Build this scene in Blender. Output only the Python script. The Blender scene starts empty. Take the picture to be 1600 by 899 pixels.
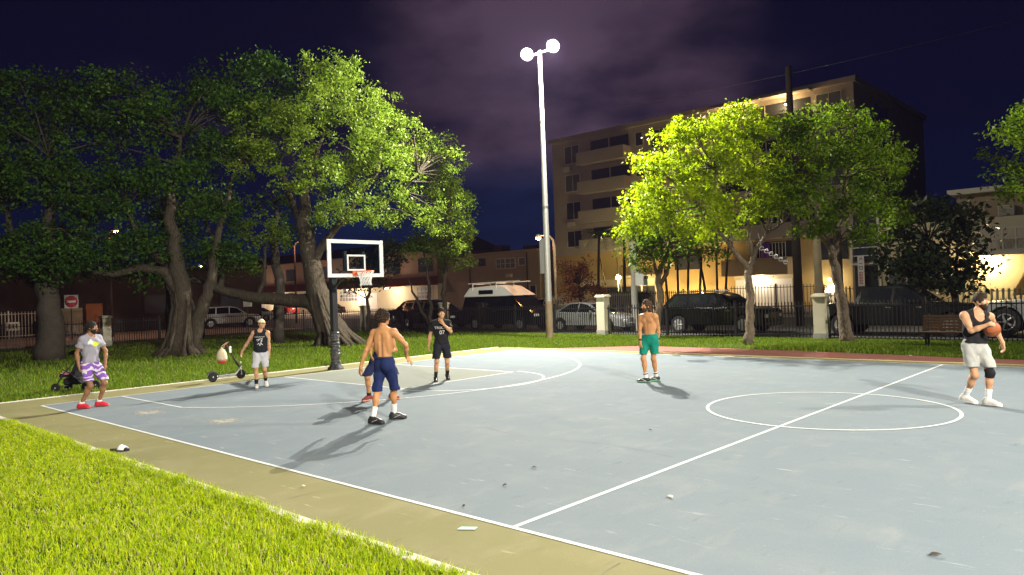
import bpy, bmesh, math, random
import numpy as np
from mathutils import Vector, Matrix
from mathutils.bvhtree import BVHTree
random.seed(7)
RNG = np.random.default_rng(11)
S = bpy.context.scene
COL = S.collection
PI = math.pi
rad = math.radians
ORI = {}

# ------------------------------------------------------------------ materials
def mat(name, col, rough=.7, spec=.3, metal=0., n=None, bump=None, n2=None, emit=None, estr=0., stretch=None, alpha=None):
    """procedural material: base colour, optional noise tint n=(scale, amount, other colour), fine grain n2, bump=(scale, strength)"""
    m = bpy.data.materials.new(name)
    m.use_nodes = True
    nt = m.node_tree
    b = nt.nodes['Principled BSDF']
    b.inputs['Roughness'].default_value = rough
    b.inputs['Specular IOR Level'].default_value = spec
    b.inputs['Metallic'].default_value = metal
    b.inputs['Base Color'].default_value = (*col, 1)
    tc = nt.nodes.new('ShaderNodeTexCoord')
    src = tc.outputs['Object']
    if stretch:
        mp = nt.nodes.new('ShaderNodeMapping')
        mp.inputs['Scale'].default_value = stretch
        nt.links.new(src, mp.inputs[0])
        src = mp.outputs[0]
    out = None
    for spec_ in (n, n2):
        if not spec_:
            continue
        t = nt.nodes.new('ShaderNodeTexNoise')
        t.inputs['Scale'].default_value = spec_[0]
        t.inputs['Detail'].default_value = 6
        t.inputs['Roughness'].default_value = .62
        nt.links.new(src, t.inputs['Vector'])
        r = nt.nodes.new('ShaderNodeValToRGB')
        r.color_ramp.elements[0].position = .36
        r.color_ramp.elements[1].position = .66
        nt.links.new(t.outputs['Fac'], r.inputs[0])
        mu = nt.nodes.new('ShaderNodeMath'); mu.operation = 'MULTIPLY'
        mu.inputs[1].default_value = spec_[1]
        nt.links.new(r.outputs[0], mu.inputs[0])
        mx = nt.nodes.new('ShaderNodeMix'); mx.data_type = 'RGBA'
        nt.links.new(mu.outputs[0], mx.inputs[0])
        if out is None:
            mx.inputs[6].default_value = (*col, 1)
        else:
            nt.links.new(out, mx.inputs[6])
        mx.inputs[7].default_value = (*spec_[2], 1)
        out = mx.outputs[2]
    if out is not None:
        nt.links.new(out, b.inputs['Base Color'])
    if bump:
        t = nt.nodes.new('ShaderNodeTexNoise')
        t.inputs['Scale'].default_value = bump[0]
        t.inputs['Detail'].default_value = 5
        nt.links.new(src, t.inputs['Vector'])
        bp = nt.nodes.new('ShaderNodeBump')
        bp.inputs['Strength'].default_value = bump[1]
        bp.inputs['Distance'].default_value = bump[2] if len(bump) > 2 else .02
        nt.links.new(t.outputs['Fac'], bp.inputs['Height'])
        nt.links.new(bp.outputs[0], b.inputs['Normal'])
    if emit:
        b.inputs['Emission Color'].default_value = (*emit, 1)
        b.inputs['Emission Strength'].default_value = estr
    return m

def leaf_mat(name, c0, c1, trans=.35, rough=.5, dry=None):
    """leaf: two greens mixed by a per-leaf random value, some light passing through"""
    m = bpy.data.materials.new(name); m.use_nodes = True
    nt = m.node_tree; b = nt.nodes['Principled BSDF']; o = nt.nodes['Material Output']
    at = nt.nodes.new('ShaderNodeAttribute'); at.attribute_name = 'var'
    mx = nt.nodes.new('ShaderNodeMix'); mx.data_type = 'RGBA'
    mx.inputs[6].default_value = (*c0, 1); mx.inputs[7].default_value = (*c1, 1)
    nt.links.new(at.outputs['Fac'], mx.inputs[0])
    if dry:         # a few straw-coloured and a few dark ones among the rest
        rp = nt.nodes.new('ShaderNodeValToRGB'); e = rp.color_ramp.elements
        e[0].position = 0; e[0].color = (*[q * .45 for q in c0], 1); e[1].position = 1; e[1].color = (*dry, 1)
        for p, c in ((.22, c0), (.90, c1), (.95, dry)):
            k = e.new(p); k.color = (*c, 1)
        nt.links.new(at.outputs['Fac'], rp.inputs[0]); nt.links.new(rp.outputs[0], mx.inputs[6]); mx.inputs[0].default_value = 0
        nt.links.remove(mx.inputs[0].links[0])
    nt.links.new(mx.outputs[2], b.inputs['Base Color'])
    b.inputs['Roughness'].default_value = rough
    b.inputs['Specular IOR Level'].default_value = .22
    tr = nt.nodes.new('ShaderNodeBsdfTranslucent')
    nt.links.new(mx.outputs[2], tr.inputs['Color'])
    ms = nt.nodes.new('ShaderNodeMixShader'); ms.inputs[0].default_value = trans
    nt.links.new(b.outputs[0], ms.inputs[1]); nt.links.new(tr.outputs[0], ms.inputs[2])
    nt.links.new(ms.outputs[0], o.inputs['Surface'])
    return m

def glass_mat(name, tint=(.9, .95, .95), mixt=.12, rough=.02):
    m = bpy.data.materials.new(name); m.use_nodes = True
    nt = m.node_tree; o = nt.nodes['Material Output']
    nt.nodes.remove(nt.nodes['Principled BSDF'])
    t = nt.nodes.new('ShaderNodeBsdfTransparent'); t.inputs[0].default_value = (*tint, 1)
    g = nt.nodes.new('ShaderNodeBsdfGlossy'); g.inputs['Roughness'].default_value = rough
    ms = nt.nodes.new('ShaderNodeMixShader')
    fr = nt.nodes.new('ShaderNodeFresnel'); fr.inputs[0].default_value = 1.45
    ad = nt.nodes.new('ShaderNodeMath'); ad.operation = 'ADD'; ad.inputs[1].default_value = mixt
    nt.links.new(fr.outputs[0], ad.inputs[0]); nt.links.new(ad.outputs[0], ms.inputs[0])
    nt.links.new(t.outputs[0], ms.inputs[1]); nt.links.new(g.outputs[0], ms.inputs[2])
    nt.links.new(ms.outputs[0], o.inputs[0])
    return m

# ------------------------------------------------------------------ objects
def tag(o, label=None, cat=None, group=None, kind=None):
    if label: o['label'] = label
    if cat: o['category'] = cat
    if group: o['group'] = group
    if kind: o['kind'] = kind
    return o

def thing(name, label, cat, loc=(0, 0, 0), rz=0., group=None):
    o = bpy.data.objects.new(name, None)
    o.empty_display_size = .2
    COL.objects.link(o)
    o.location = loc
    o.rotation_euler = (0, 0, rz)
    ORI[o.name] = Vector(loc) if rz == 0 else Vector((0, 0, 0))
    return tag(o, label, cat, group)

def link(name, me, m, parent=None, smooth=False):
    o = bpy.data.objects.new(name, me)
    for q in (m if isinstance(m, (list, tuple)) else [m]):
        me.materials.append(q)
    COL.objects.link(o)
    if parent is not None:
        o.parent = parent
        ORI[o.name] = ORI.get(parent.name, Vector((0, 0, 0)))
    if smooth:
        me.polygons.foreach_set('use_smooth', np.ones(len(me.polygons), dtype=bool))
    return o

def copy_tree(o, parent=None):
    c = o.copy(); COL.objects.link(c)
    if parent is not None: c.parent = parent
    for ch in list(o.children): copy_tree(ch, c)
    return c

def np_mesh(name, V, quads=None, tris=None, var=None):
    """mesh straight from arrays"""
    me = bpy.data.meshes.new(name)
    V = np.asarray(V, dtype=np.float32)
    parts, tot = [], []
    if quads is not None and len(quads):
        parts.append(np.asarray(quads, dtype=np.int32).ravel()); tot.append(np.full(len(quads), 4, np.int32))
    if tris is not None and len(tris):
        parts.append(np.asarray(tris, dtype=np.int32).ravel()); tot.append(np.full(len(tris), 3, np.int32))
    loops = np.concatenate(parts); tot = np.concatenate(tot)
    me.vertices.add(len(V)); me.vertices.foreach_set('co', V.ravel())
    me.loops.add(len(loops)); me.loops.foreach_set('vertex_index', loops)
    me.polygons.add(len(tot))
    st = np.zeros(len(tot), np.int32); st[1:] = np.cumsum(tot)[:-1]
    me.polygons.foreach_set('loop_start', st); me.polygons.foreach_set('loop_total', tot)
    me.update(calc_edges=True)
    if var is not None:
        a = me.attributes.new('var', 'FLOAT', 'POINT')
        a.data.foreach_set('value', np.asarray(var, dtype=np.float32))
    return me

class MB:
    """collects boxes, bars, tubes and prisms into one mesh"""
    def __init__(s): s.v = []; s.f = []; s.mi = []; s.cur = 0
    def add(s, v, f):
        b = len(s.v); s.v += [tuple(q) for q in v]
        for q in f: s.f.append([b + i for i in q]); s.mi.append(s.cur)
        return s
    def box(s, x0, x1, y0, y1, z0, z1, c=0.):
        if c <= 0:
            v = [(x, y, z) for z in (z0, z1) for x, y in ((x0, y0), (x1, y0), (x1, y1), (x0, y1))]
            return s.add(v, [(3, 2, 1, 0), (4, 5, 6, 7), (0, 1, 5, 4), (1, 2, 6, 5), (2, 3, 7, 6), (3, 0, 4, 7)])
        v = []
        for z, i in ((z0, c), (z0 + c, 0), (z1 - c, 0), (z1, c)):
            a, b2, d, e = x0 + i, x1 - i, y0 + i, y1 - i
            k = c * (1 if i == 0 else .5)
            v += [(a + k, d, z), (b2 - k, d, z), (b2, d + k, z), (b2, e - k, z), (b2 - k, e, z), (a + k, e, z), (a, e - k, z), (a, d + k, z)]
        f = [tuple(range(7, -1, -1)), tuple(range(24, 32))]
        for r in range(3):
            for i in range(8):
                j = (i + 1) % 8
                f.append((r * 8 + i, r * 8 + j, r * 8 + 8 + j, r * 8 + 8 + i))
        return s.add(v, f)
    def tube(s, pts, r, n=8, cap=True):
        """tube along points; r one radius or one per point"""
        P = [Vector(p) for p in pts]
        R = r if isinstance(r, (list, tuple)) else [r] * len(P)
        ref = None; v = []
        for i, p in enumerate(P):
            t = (P[min(i + 1, len(P) - 1)] - P[max(i - 1, 0)])
            t = t.normalized() if t.length > 1e-9 else Vector((0, 0, 1))
            if ref is None:
                ref = t.orthogonal().normalized()
            ref = (ref - t * ref.dot(t))
            ref = ref.normalized() if ref.length > 1e-6 else t.orthogonal().normalized()
            b = t.cross(ref)
            for k in range(n):
                a = 2 * PI * k / n
                v.append(p + (ref * math.cos(a) + b * math.sin(a)) * R[i])
        f = []
        for i in range(len(P) - 1):
            for k in range(n):
                j = (k + 1) % n
                f.append((i * n + k, i * n + j, (i + 1) * n + j, (i + 1) * n + k))
        if cap:
            f.append(tuple(range(n - 1, -1, -1))); f.append(tuple((len(P) - 1) * n + k for k in range(n)))
        return s.add(v, f)
    def cyl(s, p, r, h, n=16, r2=None):
        p = Vector(p); return s.tube([p, p + Vector((0, 0, h))], [r, r if r2 is None else r2], n)
    def lathe(s, p, prof, n=16, axis='z'):
        """prof = [(radius, height)...]"""
        v = []; f = []
        for r, z in prof:
            for k in range(n):
                a = 2 * PI * k / n
                c, d = r * math.cos(a), r * math.sin(a)
                q = {'z': (c, d, z), 'y': (c, z, d), 'x': (z, c, d)}[axis]
                v.append((p[0] + q[0], p[1] + q[1], p[2] + q[2]))
        for i in range(len(prof) - 1):
            for k in range(n):
                j = (k + 1) % n
                f.append((i * n + k, i * n + j, (i + 1) * n + j, (i + 1) * n + k))
        f.append(tuple(range(n - 1, -1, -1))); f.append(tuple((len(prof) - 1) * n + k for k in range(n)))
        return s.add(v, f)
    def prism(s, poly, y0, y1, ax='y'):
        """polygon of (a,b) pairs extruded: ax 'y' -> (x,z) polygon along y; 'x' -> (y,z) along x; 'z' -> (x,y) along z"""
        n = len(poly)
        def q(a, b, t): return {'y': (a, t, b), 'x': (t, a, b), 'z': (a, b, t)}[ax]
        v = [q(a, b, y0) for a, b in poly] + [q(a, b, y1) for a, b in poly]
        f = [tuple(range(n - 1, -1, -1)), tuple(range(n, 2 * n))]
        for i in range(n):
            j = (i + 1) % n; f.append((i, j, n + j, n + i))
        return s.add(v, f)
    def build(s, name, m, parent=None, local=False, smooth=False, ang=None):
        off = Vector((0, 0, 0))
        if parent is not None and not local: off = ORI.get(parent.name, off)
        me = bpy.data.meshes.new(name)
        me.from_pydata([(a - off.x, b - off.y, c - off.z) for a, b, c in s.v], [], s.f)
        me.polygons.foreach_set('material_index', s.mi)
        bm = bmesh.new(); bm.from_mesh(me)
        bmesh.ops.recalc_face_normals(bm, faces=bm.faces[:])
        if ang:
            for e in bm.edges:
                if len(e.link_faces) == 2 and e.calc_face_angle(0) > rad(ang): e.smooth = False
        bm.to_mesh(me); bm.free()
        return link(name, me, m, parent, smooth or bool(ang))

def text_mesh(txt, size, depth=.004):
    cu = bpy.data.curves.new('t', 'FONT'); cu.body = txt; cu.size = size; cu.extrude = depth
    cu.align_x = 'CENTER'; cu.align_y = 'CENTER'
    o = bpy.data.objects.new('t', cu); COL.objects.link(o)
    dg = bpy.context.evaluated_depsgraph_get()
    me = bpy.data.meshes.new_from_object(o.evaluated_get(dg))
    bpy.data.objects.remove(o); bpy.data.curves.remove(cu)
    me.materials.clear()
    return me

def lamp(name, kind, loc, power, col=(1, .95, .86), r=.1, target=None, size=160, blend=.5):
    l = bpy.data.lights.new(name, kind); l.energy = power; l.color = col; l.shadow_soft_size = r
    o = bpy.data.objects.new(name, l); COL.objects.link(o); o.location = loc
    if kind == 'SPOT':
        l.spot_size = rad(size); l.spot_blend = blend
    if target is not None:
        o.rotation_euler = (Vector(target) - Vector(loc)).to_track_quat('-Z', 'Y').to_euler()
    return o

# ------------------------------------------------------------------ camera
F = Vector((-.67862019, .73445657, .00694178))
R_ = Vector((.73386632, .67840345, -.03477035))
U_ = Vector((.03024664, .01850152, .99937122))
cam = bpy.data.cameras.new('camera'); co = bpy.data.objects.new('camera', cam); COL.objects.link(co)
cam.sensor_width = 36; cam.lens = 36 * 1155.68 / 1600
cam.clip_start = .05; cam.clip_end = 2000
co.matrix_world = Matrix(((R_.x, U_.x, -F.x, 17.687), (R_.y, U_.y, -F.y, -4.6147), (R_.z, U_.z, -F.z, 2.0124), (0, 0, 0, 1)))
S.camera = co

S.view_settings.view_transform = 'Standard'
S.view_settings.look = 'None'
S.view_settings.exposure = EXPO = 0.42
S.view_settings.gamma = 1
S.view_settings.use_curve_mapping = False
try:
    S.cycles.use_denoising = True
    S.cycles.denoiser = 'OPENIMAGEDENOISE'
except Exception:
    pass
S.cycles.max_bounces = 6
S.cycles.diffuse_bounces = 3
S.cycles.transparent_max_bounces = 16
S.cycles.volume_bounces = 0
S.cycles.sample_clamp_indirect = 4.0
S.cycles.use_light_tree = True

# ------------------------------------------------------------------ night sky
W = bpy.data.worlds.new('World'); S.world = W; W.use_nodes = True
def world():
    nt = W.node_tree; N = nt.nodes; L = nt.links
    bg = N['Background']; out = N['World Output']
    def nn(t, **k):
        q = N.new(t)
        for a, b in k.items(): setattr(q, a, b)
        return q
    tc = nn('ShaderNodeTexCoord')
    sky = nn('ShaderNodeTexSky'); sky.sky_type = 'NISHITA'; sky.sun_disc = False
    sky.sun_elevation = rad(-4); sky.sun_rotation = rad(200)
    # navy night gradient by height
    sep = nn('ShaderNodeSeparateXYZ'); L.new(tc.outputs['Generated'], sep.inputs[0])
    r = nn('ShaderNodeValToRGB'); L.new(sep.outputs[2], r.inputs[0])
    e = r.color_ramp.elements
    e[0].position = 0.; e[0].color = (.0018, .0045, .021, 1)
    e[1].position = .55; e[1].color = (.0003, .0004, .005, 1)
    q = e.new(.2); q.color = (.0011, .0017, .013, 1)
    # drifting clouds lit by the town below
    mp = nn('ShaderNodeMapping'); mp.inputs['Scale'].default_value = (1, 1, 2.1); mp.inputs['Location'].default_value = (3.1, 1.7, .4)
    L.new(tc.outputs['Generated'], mp.inputs[0])
    no = nn('ShaderNodeTexNoise'); no.inputs['Scale'].default_value = 2.6; no.inputs['Detail'].default_value = 7; no.inputs['Roughness'].default_value = .55
    L.new(mp.outputs[0], no.inputs['Vector'])
    cr = nn('ShaderNodeValToRGB'); cr.color_ramp.elements[0].position = .52; cr.color_ramp.elements[1].position = .74
    L.new(no.outputs['Fac'], cr.inputs[0])
    # cloud bank round the lamp's direction, the floodlight's purple glow painted into the sky
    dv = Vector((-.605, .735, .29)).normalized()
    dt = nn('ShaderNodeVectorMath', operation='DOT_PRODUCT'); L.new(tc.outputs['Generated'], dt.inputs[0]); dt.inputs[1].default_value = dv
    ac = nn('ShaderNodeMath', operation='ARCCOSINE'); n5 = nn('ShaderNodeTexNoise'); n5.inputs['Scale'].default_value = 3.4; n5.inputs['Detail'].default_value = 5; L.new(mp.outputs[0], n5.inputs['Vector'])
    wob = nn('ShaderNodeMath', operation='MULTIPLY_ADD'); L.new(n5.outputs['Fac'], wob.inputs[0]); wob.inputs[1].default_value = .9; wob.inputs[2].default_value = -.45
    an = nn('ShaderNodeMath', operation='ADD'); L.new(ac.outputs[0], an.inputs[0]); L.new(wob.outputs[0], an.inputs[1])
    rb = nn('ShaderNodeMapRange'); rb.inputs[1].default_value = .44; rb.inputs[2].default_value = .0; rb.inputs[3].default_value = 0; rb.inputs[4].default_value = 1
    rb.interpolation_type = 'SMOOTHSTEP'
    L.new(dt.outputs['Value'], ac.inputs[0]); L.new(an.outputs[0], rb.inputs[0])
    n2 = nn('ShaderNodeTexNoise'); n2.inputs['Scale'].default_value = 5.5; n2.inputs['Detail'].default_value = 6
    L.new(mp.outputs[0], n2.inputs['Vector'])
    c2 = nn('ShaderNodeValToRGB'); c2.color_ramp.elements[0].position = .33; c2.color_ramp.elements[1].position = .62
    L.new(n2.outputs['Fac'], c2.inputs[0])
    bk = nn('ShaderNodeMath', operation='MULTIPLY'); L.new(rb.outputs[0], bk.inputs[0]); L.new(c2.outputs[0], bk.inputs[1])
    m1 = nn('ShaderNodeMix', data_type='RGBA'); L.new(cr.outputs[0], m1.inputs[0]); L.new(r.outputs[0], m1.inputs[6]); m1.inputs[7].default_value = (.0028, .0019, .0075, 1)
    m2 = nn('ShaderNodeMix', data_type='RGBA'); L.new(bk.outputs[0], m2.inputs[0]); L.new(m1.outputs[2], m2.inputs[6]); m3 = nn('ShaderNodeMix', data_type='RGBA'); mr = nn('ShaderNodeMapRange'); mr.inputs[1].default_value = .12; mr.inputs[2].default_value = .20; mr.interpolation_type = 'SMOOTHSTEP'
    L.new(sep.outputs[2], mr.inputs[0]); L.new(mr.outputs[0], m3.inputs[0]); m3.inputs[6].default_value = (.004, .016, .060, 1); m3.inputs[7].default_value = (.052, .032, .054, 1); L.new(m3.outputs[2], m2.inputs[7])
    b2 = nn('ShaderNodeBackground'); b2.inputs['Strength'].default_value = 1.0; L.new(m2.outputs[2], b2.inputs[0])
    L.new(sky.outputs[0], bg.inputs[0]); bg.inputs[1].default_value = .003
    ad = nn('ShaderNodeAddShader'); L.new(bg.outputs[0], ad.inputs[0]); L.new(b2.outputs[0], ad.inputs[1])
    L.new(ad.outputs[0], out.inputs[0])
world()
# ------------------------------------------------------------------ ground, court, street
M = {}
M['soil'] = mat('soil', (.045, .07, .012), .95, .1, n=(.35, .6, (.06, .06, .02)), n2=(7, .6, (.025, .045, .008)), bump=(9, .6))
M['asphalt'] = mat('asphalt', (.05, .05, .052), .85, .25, n=(.4, .5, (.075, .07, .066)), n2=(40, .4, (.03, .03, .03)), bump=(60, .2))
M['walk'] = mat('walkway concrete', (.33, .29, .26), .9, .2, n=(.6, .5, (.24, .21, .19)), n2=(20, .3, (.4, .36, .33)))
M['lane'] = mat('lane concrete', (.30, .25, .22), .9, .2, n=(.3, .5, (.2, .17, .15)), n2=(14, .3, (.36, .3, .27)))
M['curb'] = mat('kerb concrete', (.50, .47, .40), .9, .2, n=(3, .5, (.34, .33, .24)), n2=(30, .4, (.58, .55, .48)), bump=(40, .4, .01))
M['line'] = mat('line paint', (.64, .64, .60), .7, .2, n=(1.7, .6, (.40, .43, .45)), n2=(30, .8, (.34, .38, .41)))

def court_mat(name, c, wear, deep):
    m = bpy.data.materials.new(name); m.use_nodes = True
    nt = m.node_tree; N = nt.nodes; L = nt.links; b = N['Principled BSDF']
    tc = N.new('ShaderNodeTexCoord')
    def noise(sc, det, lo, hi, amt, stretch=None, rot=0):
        src = tc.outputs['Object']
        if stretch:
            mp = N.new('ShaderNodeMapping'); mp.inputs['Scale'].default_value = stretch; mp.inputs['Rotation'].default_value = (0, 0, rot); L.new(src, mp.inputs[0]); src = mp.outputs[0]
        t = N.new('ShaderNodeTexNoise'); t.inputs['Scale'].default_value = sc; t.inputs['Detail'].default_value = det; t.inputs['Roughness'].default_value = .6
        L.new(src, t.inputs['Vector'])
        r = N.new('ShaderNodeMapRange'); r.inputs[1].default_value = lo; r.inputs[2].default_value = hi; r.inputs[4].default_value = amt
        L.new(t.outputs['Fac'], r.inputs[0]); return r.outputs[0]
    def mix(f, a, bc):
        x = N.new('ShaderNodeMix'); x.data_type = 'RGBA'; L.new(f, x.inputs[0])
        if isinstance(a, tuple): x.inputs[6].default_value = (*a, 1)
        else: L.new(a, x.inputs[6])
        x.inputs[7].default_value = (*bc, 1); return x.outputs[2]
    o = mix(noise(.22, 5, .38, .66, .45), c, deep)
    o = mix(noise(1.1, 10, .48, .78, .42, (1, 1.5, 1), .5), o, wear)
    o = mix(noise(2.6, 9, .56, .74, .5, (1.0, .35, 1), .9), o, wear)
    o = mix(noise(5.5, 5, .64, .72, .5, (.35, 1.9, 1), .2), o, tuple(min(1, q * 1.6) for q in wear))
    o = mix(noise(3.3, 5, .66, .76, .55, (1.8, .4, 1), 1.2), o, tuple(q * .55 for q in c))
    o = mix(noise(22, 4, .66, .72, .35), o, tuple(min(1, q * 1.5) for q in wear))
    o = mix(noise(9, 6, .60, .80, .55, (1, .25, 1), 2.3), o, tuple(q * .62 for q in c))
    o = mix(noise(70, 3, .4, .75, .35), o, tuple(q * .65 for q in c))
    L.new(o, b.inputs['Base Color'])
    rr = N.new('ShaderNodeMapRange'); L.new(noise(.8, 5, .3, .7, 1), rr.inputs[0]); rr.inputs[3].default_value = .84; rr.inputs[4].default_value = .9
    L.new(rr.outputs[0], b.inputs['Roughness']); b.inputs['Specular IOR Level'].default_value = .07
    t = N.new('ShaderNodeTexNoise'); t.inputs['Scale'].default_value = 120; L.new(tc.outputs['Object'], t.inputs['Vector'])
    bp = N.new('ShaderNodeBump'); bp.inputs['Strength'].default_value = .25; bp.inputs['Distance'].default_value = .006
    L.new(t.outputs['Fac'], bp.inputs['Height']); L.new(bp.outputs[0], b.inputs['Normal'])
    return m
M['blue'] = court_mat('blue court paint', (.156, .187, .208), (.225, .242, .244), (.125, .160, .196))
M['olive'] = court_mat('olive court paint', (.20, .188, .092), (.27, .245, .15), (.125, .125, .055))
M['key'] = court_mat('beige key paint', (.172, .186, .166), (.21, .22, .195), (.15, .168, .152))

def sheet(name, poly, z, m, kind='structure', th=0.):
    me = bpy.data.meshes.new(name)
    me.from_pydata([(x, y, z) for x, y in poly], [], [tuple(range(len(poly)))])
    o = link(name, me, m); tag(o, kind=kind); return o

sheet('ground', [(-700, -500), (600, -500), (600, 800), (-700, 800)], -.03, M['soil'])
CL, CW = 13.333, 14.70
XE = 2 * CL
sheet('court_border', [(-1.33, -.95), (XE + 1.3, -.95), (XE + 1.3, CW + .42), (-1.33, CW + .42)], 0., M['olive'])
sheet('court_surface', [(0, 0), (XE, 0), (XE, CW), (0, CW)], .002, M['blue'])
sheet('court_key', [(0, CW / 2 - 1.78), (4.92, CW / 2 - 1.78), (4.92, CW / 2 + 1.78), (0, CW / 2 + 1.78)], .0035, M['key'])
sheet('court_key', [(XE, CW / 2 - 1.78), (XE - 4.92, CW / 2 - 1.78), (XE - 4.92, CW / 2 + 1.78), (XE, CW / 2 + 1.78)], .0035, M['key'])
sheet('street', [(-26.5, 23.0), (90, 23.0), (90, 38.2), (-120, 38.2), (-120, 23.9), (-26.5, 23.9)], -.008, M['asphalt'])
sheet('side_street', [(-28.6, -60), (-28.6, 23.9), (-44, 23.9), (-44, -60)], -.008, M['lane'])
sheet('parking_apron', [(-120, 38.6), (90, 38.6), (90, 55.2), (-120, 55.2)], -.012, M['lane'])

def lines():
    q = MB(); z = .0055; w = .05
    def strip(pts):     # polyline strip of width w
        n = len(pts); v = []
        for i, p in enumerate(pts):
            a = Vector(pts[max(i - 1, 0)]); b = Vector(pts[min(i + 1, n - 1)])
            t = (b - a).normalized(); nn = Vector((-t.y, t.x)) * (w / 2)
            v += [(p[0] + nn.x, p[1] + nn.y, z), (p[0] - nn.x, p[1] - nn.y, z)]
        q.add(v, [(2 * i, 2 * i + 1, 2 * i + 3, 2 * i + 2) for i in range(n - 1)])
    def arc(c, r, a0, a1, n=64): return [(c[0] + r * math.cos(a0 + (a1 - a0) * i / n), c[1] + r * math.sin(a0 + (a1 - a0) * i / n)) for i in range(n + 1)]
    h = w / 2
    strip([(-h, 0), (XE + h, 0)]); strip([(-h, CW), (XE + h, CW)])
    strip([(0, h), (0, CW - h)]); strip([(XE, h), (XE, CW - h)]); strip([(CL, h), (CL, CW - h)])
    for sgn, x0 in ((1, 0), (-1, XE)):
        yl, yh = CW / 2 - 1.78, CW / 2 + 1.78; xf = x0 + sgn * 4.92
        strip([(x0 + sgn * h, yl), (xf + sgn * h, yl)]); strip([(x0 + sgn * h, yh), (xf + sgn * h, yh)])
        z += .0005; strip([(xf, yl + h), (xf, yh - h)]); z -= .0005
        a = arc((xf, CW / 2), 1.93, -PI / 2, PI / 2) if sgn > 0 else arc((xf, CW / 2), 1.93, PI / 2, 3 * PI / 2)
        z += .001; strip(a); z -= .001
        cx = x0 + sgn * .255; t0 = math.asin(5.8 / 6.48)
        a = arc((cx, CW / 2), 6.48, -t0, t0, 90)
        if sgn < 0: a = [(2 * cx - x, y) for x, y in a]
        a = [(x0 + sgn * h, a[0][1])] + a + [(x0 + sgn * h, a[-1][1])]
        z += .0015; strip(a); z -= .0015
    z += .002; strip(arc((CL, CW / 2), 1.83, 0, 2 * PI, 96)); z -= .002
    q.build('court_lines', M['line'])['kind'] = 'structure'
lines()
# concrete edging strips
k = MB(); x = -1.45
while x < XE + 1.4: k.box(x, min(x + 1.79, XE + 1.4), -1.07, -.952, -.03, .022 + .003 * math.sin(x * 7), .008); x += 1.8
k.build('kerb', M['curb'])['kind'] = 'structure'
def crack(pts, w=.009):
    q = MB(); rr = random.Random(int(pts[0][0] * 10)); P = []
    for i in range(len(pts) - 1):
        a, b = Vector(pts[i]), Vector(pts[i + 1]); n = int((b - a).length / .12) + 1
        P += [a.lerp(b, j / n) + Vector((rr.uniform(-.018, .018), rr.uniform(-.018, .018))) for j in range(n)]
    v = []
    for i, p in enumerate(P):
        ww = w * rr.uniform(.2, 1) / 2; d = (P[min(i + 1, len(P) - 1)] - P[max(i - 1, 0)]).normalized(); o = Vector((-d.y, d.x)) * ww
        v += [(p.x + o.x, p.y + o.y, 0.004), (p.x - o.x, p.y - o.y, 0.004)]
    q.add(v, [(2 * i, 2 * i + 1, 2 * i + 3, 2 * i + 2) for i in range(len(P) - 1)]); q.build('ground_crack', M['crack'])['kind'] = 'structure'
M['crack'] = mat('crack dirt', (.11, .115, .115), .95, .1)
crack([(9.6, 3.3), (10.7, 3.0), (12.1, 3.25), (13.2, 3.05)]); crack([(4.4, -.94), (4.5, -.4), (4.45, -.06)], .008); crack([(10.9, -.94), (10.85, -.5), (11.0, -.05)], .008); crack([(14.3, -.94), (14.55, -.45), (14.5, -.04)], .010); crack([(3.6, 5.0), (4.3, 3.9), (4.9, 3.6), (6.1, 2.0)], .007)
k = MB(); k.box(-1.43, -1.332, -.94, CW + .43, -.03, .018, .008); k.build('kerb', M['curb'])['kind'] = 'structure'
M['yline'] = mat('yellowed edging', (.55, .47, .24), .8, .2, n=(4, .5, (.38, .34, .2)))
k = MB(); k.box(-1.2, XE + 1.4, CW + .422, CW + .50, -.03, .014); k.build('kerb', M['yline'])['kind'] = 'structure'

def brick_mat():
    m = bpy.data.materials.new('red brick paving'); m.use_nodes = True
    nt = m.node_tree; b = nt.nodes['Principled BSDF']
    tc = nt.nodes.new('ShaderNodeTexCoord')
    t = nt.nodes.new('ShaderNodeTexBrick'); t.inputs['Scale'].default_value = 4.5
    t.inputs['Color1'].default_value = (.30, .085, .055, 1); t.inputs['Color2'].default_value = (.22, .06, .04, 1); t.inputs['Mortar'].default_value = (.20, .12, .09, 1)
    t.inputs['Mortar Size'].default_value = .02
    nt.links.new(tc.outputs['Object'], t.inputs['Vector'])
    no = nt.nodes.new('ShaderNodeTexNoise'); no.inputs['Scale'].default_value = 1.5; no.inputs['Detail'].default_value = 6
    nt.links.new(tc.outputs['Object'], no.inputs['Vector'])
    mx = nt.nodes.new('ShaderNodeMix'); mx.data_type = 'RGBA'; mx.blend_type = 'MULTIPLY'
    mx.inputs[0].default_value = .7
    nt.links.new(t.outputs[0], mx.inputs[6]); nt.links.new(no.outputs['Color'], mx.inputs[7])
    mg = nt.nodes.new('ShaderNodeMix'); mg.data_type = 'RGBA'; mg.inputs[0].default_value = .25
    nt.links.new(mx.outputs[2], mg.inputs[6]); mg.inputs[7].default_value = (.36, .13, .10, 1)
    nt.links.new(mg.outputs[2], b.inputs['Base Color']); b.inputs['Roughness'].default_value = .9
    return m
M['brick_pave'] = brick_mat()
sheet('brick_path', [(.2, CW + .5), (XE + 8, CW + .5), (XE + 8, 15.9), (22, 16.1), (13.3, 16.45), (9, 17.2), (3.5, 17.3), (1.2, 15.6)], .004, M['brick_pave'])
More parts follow.
